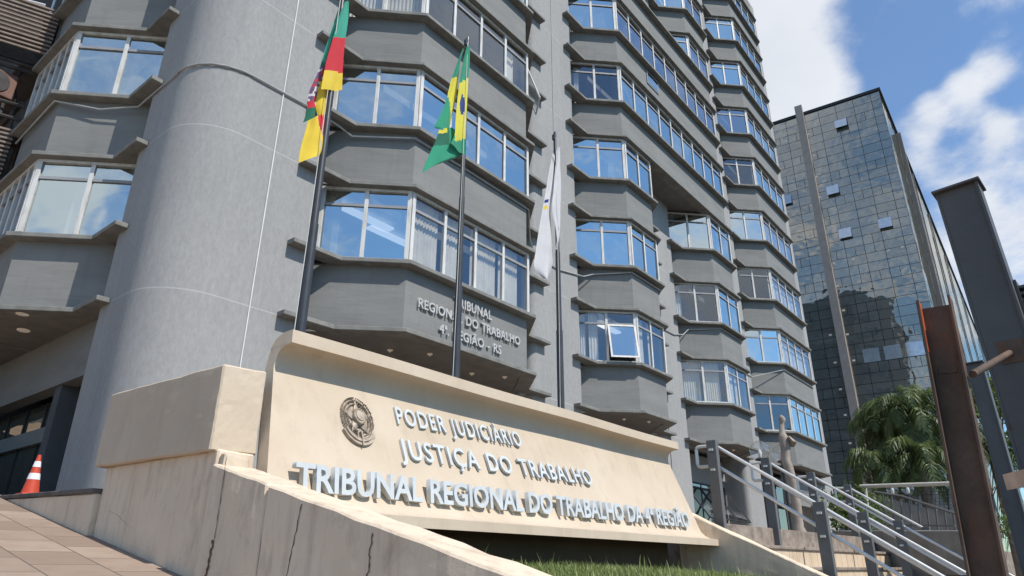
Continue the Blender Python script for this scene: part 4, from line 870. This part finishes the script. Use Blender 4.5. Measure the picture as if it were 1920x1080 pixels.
for (px, py, Y_, lab) in ((1424, 845, 6.0, 'left clear glass globe lamp by the end of a handrail'), (1465, 850, 5.9, 'right clear glass globe lamp next to the statue')):
    c_ = onY(px, py, Y_); th = thing('globe_lamp', lab, 'lamp', (c_.x, Y_, ZP), 'globe lamps on the forecourt')
    MB().tube([(c_.x, Y_, ZP), (c_.x, Y_, c_.z-.24)], .045, 10).lathe((c_.x, Y_, c_.z-.26), [(.06, 0), (.13, .03), (.13, .06), (.07, .09)], 16).build('post', M['pole'], th, smooth=True)
    b_ = MB(); b_.lathe((c_.x, Y_, c_.z), [(.24*math.sin(math.pi*(.06+.94*i/14)), -.24*math.cos(math.pi*(.06+.94*i/14))) for i in range(15)], 24); b_.build('globe', M['glass_globe'], th, smooth=True, angle=180)
    MB().lathe((c_.x, Y_, c_.z-.18), [(.03, 0), (.045, .08), (.05, .14), (.02, .2)], 12).build('bulb', M['cone_w'], th, smooth=True)

# ------------------------------------------------------------------ steel columns on the right
def vdir(px): d = ray(px, 800); return d
def frame_at(px, dist):
    d = ray(px, 900); p = Vector((d.x, d.y, 0))*dist; f = Vector((d.x, d.y, 0)); r_2 = Vector((d.y, -d.x, 0)); return p, f, r_2
GR = -1.28
# rusty I-section
p, f, r2 = frame_at(1817, 2.95); ang = R(6); rr2 = r2*math.cos(ang)-f*math.sin(ang); rr2.normalize(); ff = Vector((-rr2.y, rr2.x, 0))
if ff.dot(f) < 0: ff = -ff
def lb(b_, p, e1, e2, a0, a1, c0, c1, z0, z1, slope=None):
    q = [(a0, c0), (a1, c0), (a1, c1), (a0, c1)]
    zt = slope or (lambda a: z1)
    b_.hexa([tuple(p+e1*a+e2*c)[:2]+(z0,) for a, c in q], [tuple(p+e1*a+e2*c)[:2]+(zt(a),) for a, c in q]); return b_
col1 = thing('steel_column', 'rusty I section steel column with orange primer patch, nearest at the right', 'column', (p.x, p.y, GR))
zt1 = .938
lb(MB(), p, rr2, ff, -.042, .050, -.006, .006, GR, zt1-.008).build('web', M['rust'], col1)
lb(MB(), p, rr2, ff, -.051, -.0425, -.060, .050, GR, zt1+.012).build('flange', M['rust'], col1)
lb(MB(), p, rr2, ff, .0505, .058, -.034, .050, GR, zt1+.022).build('flange', M['rust'], col1)
lb(MB(), p, rr2, ff, -.0424, -.0410, -.054, -.012, zt1-.19, zt1+.010).build('primer_patch', M['orange'], col1)
for zz, s_ in ((zt1-.27, .045), (-.0+.30, .04)):
    lb(MB(), p, rr2, ff, -.026, .034, -.010, -.0062, zz, zz+s_*.5).build('weld_scar', M['rust'], col1, bevel=.003)
MB().lathe((0, 0, 0), [(.030, 0), (.027, .006)], 18).build('hole_patch', M['crack'], col1); g_ = col1.children[-1]; c_ = p+rr2*.016+ff*-.0125; g_.location = (c_.x-p.x, c_.y-p.y, .285-GR); g_.rotation_euler = (R(90), 0, math.atan2(rr2.y, rr2.x))
lb(MB(), p, rr2, ff, -.115, -.0515, -.01, .0, -.075-.045, -.075+.05).build('lug_plate', M['rust'], col1)
MB().lathe((0, 0, 0), [(.016, 0), (.016, .006)], 14).build('bolt_hole', M['cone_w'], col1); g_ = col1.children[-1]; c_ = p+rr2*-.082+ff*-.011; g_.location = (c_.x-p.x, c_.y-p.y, -.075-GR); g_.rotation_euler = (R(90), 0, math.atan2(rr2.y, rr2.x))
# dark box columns with cap plates
def box_column(px0, px1, py, dist, label, ztop, w_=None, depth=.10, turn=-7):
    d0, d1 = ray(px0, py), ray(px1, py); pm = (d0+d1)/2; p = Vector((pm.x, pm.y, 0))*dist; f = Vector((pm.x, pm.y, 0)).normalized(); r2 = Vector((f.y, -f.x, 0))
    a = R(turn); e1 = (r2*math.cos(a)+f*math.sin(a)).normalized(); e2 = Vector((-e1.y, e1.x, 0)); 
    if e2.dot(f) < 0: e2 = -e2
    hw = (Vector((d1.x, d1.y, 0))-Vector((d0.x, d0.y, 0))).length*dist/2
    th = thing('steel_column', label, 'column', (p.x, p.y, GR)); b_ = MB(); lb(b_, p, e1, e2, -hw, hw, -.01, .012, GR, ztop).build('web', M['dsteel'], th)
    lb(MB(), p, e1, e2, -hw-.012, -hw-.0005, -.012, depth, GR, ztop).build('flange', M['dsteel'], th)
    lb(MB(), p, e1, e2, hw+.0005, hw+.012, -.022, depth, GR, ztop).build('flange', M['dsteel'], th)
    lb(MB(), p, e1, e2, -hw-.022, hw+.024, -.04, depth+.02, ztop+.0005, ztop+.012).build('cap_plate', M['dsteel'], th, bevel=.002)
    return th, p, e1, e2, hw
c2, p2, e21, e22, hw2 = box_column(1759, 1834, 360, 3.5, 'tall dark painted steel column with cap plate and rust spots, at the right edge', 1.655)
c3, p3, e31, e32, hw3 = box_column(1814, 1840, 684, 7.0, 'dark steel column with cap plate further back, between the two nearest columns', 1.645)
# rust burns and connectors
for (a_, z_, s_) in ((.005, .575, .06), (-.03, .5, .05), (.05, .49, .035)):
    pass
rodA = p+rr2*.060+Vector((0, 0, .655)); rodB = p2+e21*(.005)-e22*.012+Vector((0, 0, .845))
MB().tube([rodA, rodB], .0135, 10).build('tie_rod', M['rust'], c2, smooth=True)
lb(MB(), p2, e21, e22, -.035, .06, -.0135, -.0105, .80, .90).build('rust_stain', M['rust'], c2)
A = p+rr2*.060+Vector((0, 0, .275)); B_ = p2+e21*(-.03)-e22*.012+Vector((0, 0, .345))
b_ = MB(); b_.hexa([A+Vector((0, 0, -.028)), B_+Vector((0, 0, -.034)), B_+Vector((0, 0, -.034))+f*.01, A+Vector((0, 0, -.028))+f*.01], [A+Vector((0, 0, .024)), B_+Vector((0, 0, .034)), B_+Vector((0, 0, .034))+f*.01, A+Vector((0, 0, .024))+f*.01]); b_.build('brace_plate', M['rust'], c2)
b_ = MB(); bp_ = p2+e21*(hw2+.02)+Vector((0, 0, 1.02))
for i in range(6): lb(b_, bp_, e21, e22, .0, .16, .05, .15, -.0+.03*i+.98-.0, .98+.03*i+.012)
lb(b_, bp_, e21, e22, -.006, .004, .04, .16, .96, 1.17); b_.build('slatted_bracket', M['dsteel'], c2)

def lean(o, axis, ang, zp):
    q = Matrix.Rotation(ang, 4, axis); o.rotation_mode = 'QUATERNION'; o.rotation_quaternion = q.to_quaternion(); v = Vector((0, 0, zp-GR)); o.location = Vector(o.location)+v-(q.to_3x3() @ v)
lean(col1, f, R(2.2), .35); lean(c2, e22, R(-1.8), 1.6); lean(c3, e32, R(-.8), 1.6)
# ------------------------------------------------------------------ glass tower in the background
gd = 75.0
cdir = ray(1648, 170); gc = Vector((cdir.x*gd, cdir.y*gd, 0)); GH = cdir.z*gd
a1 = R(38.93+55.5); e1 = Vector((math.cos(a1), math.sin(a1), 0)); a2 = R(1.6); e2 = Vector((math.cos(a2), math.sin(a2), 0)); n1_ = Vector((e1.y, -e1.x, 0)); n1_ = n1_ if n1_.dot(gc) < 0 else -n1_
gt = thing('glass_tower', 'tall reflective glass office block with a brown stone fin, far behind the steps', 'building', (gc.x, gc.y, -1.3))
L1, L2 = 46.0, 118.0
b_ = MB(); q = [gc, gc+e1*L1, gc+e1*L1+e2*L2, gc+e2*L2]; c0 = sum((v for v in q), Vector())/4
q2 = [v+(c0-v).normalized()*.25 for v in q]
b_.prism([(v.x, v.y) for v in q2], -1.3, GH-.05).build('core', M['mullion'], gt)
b_ = MB(); rg = random.Random(4); rows = 48; rh = (GH+1.0)/rows; cw = 1.85; ncol = int(L1/cw)
opens = []
def gquad(a0, a1_, z0, z1, e=e1, n=n1_, mb=None, tilt=.0012, o_=gc):
    g_ = .022; ta, tz = rg.gauss(0, tilt), rg.gauss(0, tilt); mb.add([o_+e*s_+n*(ta*(s_-(a0+a1_)/2)+tz*(z_-(z0+z1)/2))+Vector((0, 0, z_)) for s_, z_ in ((a0+g_, z0+g_), (a1_-g_, z0+g_), (a1_-g_, z1-g_), (a0+g_, z1-g_))], [(0, 1, 2, 3)])
edges = [0, .95]+[.95+cw*i for i in range(1, ncol+1)]
for r in range(rows):
    z1 = GH-r*rh; z0 = z1-rh
    for i in range(len(edges)-1):
        a0, a1_ = edges[i], edges[i+1]
        if r % 3 == 2 and i > 0 and rg.random() < .7 or (r > 1 and rg.random() < .12 and i > 0): 
            mid = (a0+a1_)/2; gquad(a0, mid, z0, z1, mb=b_, tilt=.002); gquad(mid, a1_, z0, z1, mb=b_, tilt=.002)
        else: gquad(a0, a1_, z0, z1, mb=b_)
b_.build('curtain_wall', M['tglass'], gt, fixn=False)
b_ = MB(); n2_ = Vector((e2.y, -e2.x, 0)); n2_ = n2_ if n2_.dot(gc) < 0 or n2_.y < 0 else -n2_
for r in range(16):
    z1 = GH-r*3.1
    for i in range(40): gquad(i*2.95, (i+1)*2.95, z1-3.1, z1, e=e2, n=n2_, mb=b_, tilt=.0015)
b_.build('curtain_wall', M['tglass'], gt, fixn=False)
MB().prism([(v.x, v.y) for v in [gc+n1_*.15+n2_*.15, gc+e1*L1+n1_*.15, gc+e1*L1+e2*L2, gc+e2*L2+n2_*.15]], GH+.01, GH+.35).build('parapet', M['mullion'], gt)
def plane_hit(px, py):
    d = ray(px, py); t_ = gc.dot(n1_)/d.dot(n1_); return d*t_
fa = (plane_hit(1500, 215)-gc).dot(e1); fz = plane_hit(1497, 208).z
def fin(base, e, n, w_, dep, z1, nm='stone_fin'): 
    b_ = MB(); c = [base-e*w_/2+n*.02, base+e*w_/2+n*.02, base+e*w_/2+n*dep, base-e*w_/2+n*dep]; b_.prism([(v.x, v.y) for v in c], 3.0, z1).build(nm, M['fin'], gt)
fin(gc+e1*fa, e1, n1_, .8, .6, fz+.35)
for i, s_ in enumerate((9.5, 20, 34, 52, 76, 108)): fin(gc+e2*s_, e2, n2_, .5 if i == 0 else .2, .5 if i == 0 else .16, GH-.6-(.4 if i else 0))
for (px, py, kk) in ((1577, 233, .5), (1562, 357, .4), (1585, 438, .35), (1660, 419, .4), (1634, 666, 0), (1674, 660, 0), (1716, 654, 0), (1474, 376, .3)):
    c = plane_hit(px, py); w_, h_ = (.62, .62) if kk else (.75, .7)
    b_ = MB(); b_.add([c+e1*w_+n1_*.05+Vector((0, 0, h_)), c-e1*w_+n1_*.05+Vector((0, 0, h_)), c-e1*w_+n1_*(.05+kk)+Vector((0, 0, -h_)), c+e1*w_+n1_*(.05+kk)+Vector((0, 0, -h_))], [(0, 1, 2, 3)]); b_.build('tilted_window', M['open_glass'], gt, fixn=False)
# small ceiling lights seen through the glass
for (px, py) in ((1516, 252), (1474, 266), (1527, 292), (1531, 332), (1538, 370), (1600, 486), (1564, 494), (1571, 536), (1666, 470), (1582, 582), (1589, 627), (1601, 676), (1557, 628), (1566, 680), (1620, 777), (1576, 730), (1585, 778), (1594, 831), (1692, 463)):
    c = plane_hit(px, py)+n1_*.03; b_ = MB(); s_ = .13; b_.add([c+e1*s_+Vector((0, 0, s_*.7)), c-e1*s_+Vector((0, 0, s_*.7)), c-e1*s_-Vector((0, 0, s_*.7)), c+e1*s_-Vector((0, 0, s_*.7))], [(0, 1, 2, 3)]); b_.build('ceiling_light', M['down'], gt, fixn=False)
bs = MB(); c = [gc+n1_*3.2+n2_*.5, gc+e1*L1+n1_*3.2, gc+e1*L1+n1_*.2, gc+n1_*.2+n2_*.5]; bs.prism([(v.x, v.y) for v in c], -1.3, 6.0).build('podium', M['concrete'], gt)

# unseen block up the side street, placed for dark reflections in the left windows
def block(name, label, x0, x1, y0, y1, h, seed):
    th = thing(name, label, 'building', ((x0+x1)/2, (y0+y1)/2, -1.3)); MB().box((x0, y0, -1.3), (x1, y1, h)).box((x0+3, y0+3, h), (x0+9, y1-3, h+4)).build('walls', M['bldg'], th)
    b_ = MB(); k = 0
    for z in range(3, int(h)-2, 4):
        y = y0+.8
        while y < y1-2: b_.box((x1+.02, y, z), (x1+.06, y+1.7, z+1.7)); y += 2.4
    b_.build('windows', M['bldg_win'], th)
block('office_block', 'unseen dark building up the side street, mirrored in the left side windows', -26, 1.5, 47, 70, 46, 3)

# ------------------------------------------------------------------ background by the steps: ramp wall, railing, mesh fence, pipe rail, pole
d_ = ray(1650, 935); RW = 24.0
rw = thing('ramp_wall', 'rough grey brown ramp wall behind the handrails at the right', 'wall', (24, 4.2, -.5))
def at(px, py, dist): return ray(px, py)*dist
A, B_, C2, D2 = at(1640, 928, RW), at(1800, 968, RW-1), at(1800, 1010, RW-1), at(1640, 1010, RW)
bk = Vector((ray(1700, 900).x, ray(1700, 900).y, 0))*.4
MB().hexa([C2*1+Vector((0, 0, -2.5)), D2+Vector((0, 0, -2.5)), D2+bk+Vector((0, 0, -2.5)), C2+bk+Vector((0, 0, -2.5))], [B_, A, A+bk, B_+bk]).build('wall_body', M['concrete'], rw)
lw = chunky('low_wall', [at(1560, 1060, 19.5)+Vector((0, 0, -2)), at(1860, 1060, 15)+Vector((0, 0, -2)), at(1860, 1060, 15.6)+Vector((0, 0, -2)), at(1560, 1060, 20.1)+Vector((0, 0, -2))], [at(1560, 995, 19.5), at(1860, 995, 15), at(1860, 995, 15.6), at(1560, 995, 20.1)], M['concrete'], None, 10, .01, 31)
tag(lw, 'plain olive grey low wall right of the steps behind the handrails', 'wall')
rl = thing('railing', 'dark steel railing sloping along the top of the ramp wall', 'railing', tuple(at(1700, 950, 22)))
b_ = MB(); b_.tube([at(1640, 922, 22.5), at(1690, 930, 22.3), at(1800, 966, 21.4)], .035, 6).tube([at(1650, 985, 22.5), at(1790, 986, 21.4)], .02, 6)
b_.build('top_bar', M['post'], rl)
for i in range(9): b2 = MB().tube([at(1655+i*16.5, 926+i*4.6, 22.4-.1*i), at(1660+i*16.5, 984+i*1.5, 22.4-.1*i)], .022, 6).build('baluster', M['post'], rl)
mf = thing('mesh_fence', 'dark wire mesh fence panel behind the ramp railing', 'fence', tuple(at(1720, 940, 25)))
b_ = MB()
for i in range(15): b_.tube([at(1665+i*8, 920, 25), at(1667+i*8, 965, 25)], .009, 4, False)
for j in range(7): b_.tube([at(1660, 922+j*6.5, 25), at(1785, 920+j*6.5, 25)], .009, 4, False)
b_.build('wire_mesh', M['mesh'], mf); MB().tube([at(1778, 916, 25), at(1780, 975, 25)], .03, 6).tube([at(1662, 916, 25), at(1665, 975, 25)], .03, 6).build('post', M['mesh'], mf)
pr = thing('pipe_rail', 'cream painted horizontal pipe rail in front of the palms', 'railing', tuple(at(1700, 950, 21)))
MB().tube([at(1613, 912, 21), at(1785, 906.5, 20)], .05, 10).build('rail', M['pipe_cream'], pr, smooth=True); MB().tube([at(1622, 912, 21), at(1632, 1000, 21)], .04, 8).tube([at(1783, 907, 20), at(1800, 990, 20)], .04, 8).build('post', M['pipe_cream'], pr)
o = MB().tube([Vector(at(1652, 838, 27)), Vector(at(1664, 915, 27)), Vector(at(1672, 975, 27))], .09, 8).build('red_pole', M['red_pole']); tag(o, 'thin red brown pole standing in front of the palm fronds', 'pole')
for (px, py, lab) in ((1673, 918, 'left small globe light on a post in front of the palm'), (1702, 917, 'right small globe light on a post in front of the palm')):
    c = at(px, py, 24); th = thing('globe_lamp', lab, 'lamp', (c.x, c.y, -.2), 'small globe lights by the ramp'); MB().lathe(c, [(.17*math.sin(math.pi*(.08+.92*i/10)), -.17*math.cos(math.pi*(.08+.92*i/10))) for i in range(11)], 16).build('globe', M['glass_globe'], th, smooth=True, angle=180); MB().tube([c-Vector((0, 0, .16)), c-Vector((0, 0, 1.6))], .035, 6).build('post', M['pole'], th)
    MB().lathe(c, [(.03, -.12), (.05, -.03), (.03, .05)], 10).build('bulb', M['cone_w'], th)

# ------------------------------------------------------------------ palms and shrubs
def palm(px, py, dist, spread, label, nf=18, seed=0, trunk_r=.17, dry=False):
    r_ = random.Random(seed); c = Vector(at(px, py, dist)); base = -1.2
    th = thing('palm_tree', label, 'palm', (c.x, c.y, base)); tb = MB(); tb.tube([(c.x, c.y, base), (c.x+.05, c.y, (base+c.z)/2), (c.x, c.y, c.z)], [trunk_r*1.25, trunk_r, trunk_r*.8], 12).build('trunk', M['trunk'], th, smooth=True)
    b_ = MB()
    for k_ in range(nf):
        az_k = 2.399*k_+r_.uniform(-.3, .3); el = R(78-100*(k_/nf)+r_.uniform(-8, 8)); L_ = spread*r_.uniform(.85, 1.15); h = Vector((math.cos(az_k), math.sin(az_k), 0)); p_ = c.copy(); pts = [p_.copy()]; e = el; ns = 16
        for s_ in range(ns):
            p_ = p_+(h*math.cos(e)+Vector((0, 0, 1))*math.sin(e))*(L_/ns); e -= R(9.0+4*s_/ns*1.5)*(.75+.25*(s_ > 5)); e = max(e, R(-86)); pts.append(p_.copy())
        b_.tube(pts, [.03*(1-i/(ns+2)) for i in range(ns+1)], 4, False)
        side = Vector((-h.y, h.x, 0))
        for s_ in range(1, ns+1):
            for sub in range(5):
                f_ = sub/5; q_ = pts[s_-1].lerp(pts[s_], f_); tdir = (pts[s_]-pts[s_-1]).normalized(); ll = L_*.26*math.sin(math.pi*min(1, .12+.85*(s_+f_)/(ns+1)))*r_.uniform(.8, 1.15)
                for sg in (-1, 1):
                    d = (side*sg*r_.uniform(.5, .9)+tdir*.55+Vector((0, 0, r_.uniform(-.5, .35)))).normalized(); w_ = .028*spread/2.4
                    m1 = q_+d*ll*.5; tip = q_+d*ll+Vector((0, 0, -ll*.55)); wv = tdir*w_
                    b_.add([q_-wv*.4, q_+wv*.4, m1+wv, m1-wv, tip], [(0, 1, 2, 3), (3, 2, 4)])
    b_.build('crown', M['palm'], th, fixn=False)
    if dry:
        b_ = MB()
        for k_ in range(40):
            a = r_.uniform(0, 6.28); z = c.z-r_.uniform(0, 1.6); q_ = Vector((c.x+math.cos(a)*trunk_r, c.y+math.sin(a)*trunk_r, z)); ln = r_.uniform(.3, .9); ww = .03
            b_.add([q_+Vector((0, 0, ww)), q_+Vector((math.cos(a+1.5)*ww, math.sin(a+1.5)*ww, 0)), q_+Vector((math.cos(a)*.22, math.sin(a)*.22, -ln))], [(0, 1, 2)])
        b_.build('dead_fronds', M['dry'], th, fixn=False)
palm(1706, 775, 27, 2.1, 'tallest feathery palm in front of the glass tower', 22, 1)
palm(1655, 800, 28, 1.7, 'left feathery palm whose fronds droop beside the stone fin', 18, 2)
palm(1645, 868, 26, 1.5, 'low palm at the left of the clump above the steps', 18, 3)
palm(1722, 862, 26, 1.7, 'dark dense palm behind the rusty column', 20, 4)
palm(1765, 810, 29, 1.7, 'palm half hidden by the rusty column', 16, 5)
palm(1868, 845, 15, 1.0, 'palm with ragged dry fronds on its trunk between the steel columns', 16, 6, .16, True)
def shrub(px, py, dist, rad, label, n_=500, seed=0, mat='shrub', kind='shrub'):
    r_ = random.Random(seed); c = Vector(at(px, py, dist)); th = thing('shrub', label, kind, (c.x, c.y, c.z-rad)); b_ = MB()
    for i in range(n_):
        d = Vector((r_.gauss(0, 1), r_.gauss(0, 1), r_.gauss(0, .9))).normalized()*rad*(r_.random()**.45)*(1+.35*math.sin(i*.37)); q_ = c+d; a = Vector((r_.gauss(0, 1), r_.gauss(0, 1), r_.gauss(0, 1))).normalized(); e = a.cross(Vector((r_.gauss(0, 1), 1, 0))).normalized(); s_ = rad*.13*r_.uniform(.6, 1.3)
        b_.add([q_-a*s_, q_+e*s_*.45, q_+a*s_, q_-e*s_*.45], [(0, 1, 2, 3)])
    b_.build('foliage', M[mat], th, fixn=False); bs_ = MB()
    for i in range(7): a = i*.9; bs_.tube([c+Vector((0, 0, -rad*1.4)), c+Vector((math.cos(a)*rad*.35, math.sin(a)*rad*.35, -rad*.3)), c+Vector((math.cos(a)*rad*.7, math.sin(a)*rad*.7, rad*.3))], rad*.02, 5)
    bs_.build('stems', M['trunk'], th)
shrub(1588, 955, 21, .6, 'yellow green leafy shrub behind the third handrail', 700, 1)
shrub(1610, 980, 21, .55, 'darker leafy shrub low behind the handrails', 700, 2)
shrub(1640, 945, 23, .4, 'small green shrub left of the ramp railing', 500, 3)
shrub(1893, 985, 12, .22, 'small yellowish plant at the foot of the steel columns', 300, 4)
shrub(1858, 745, 26, .9, 'light green treetop between the steel columns', 700, 5)
shrub(1840, 640+100, 30, 1.2, 'pale leafy branches behind the rear steel column', 700, 6)
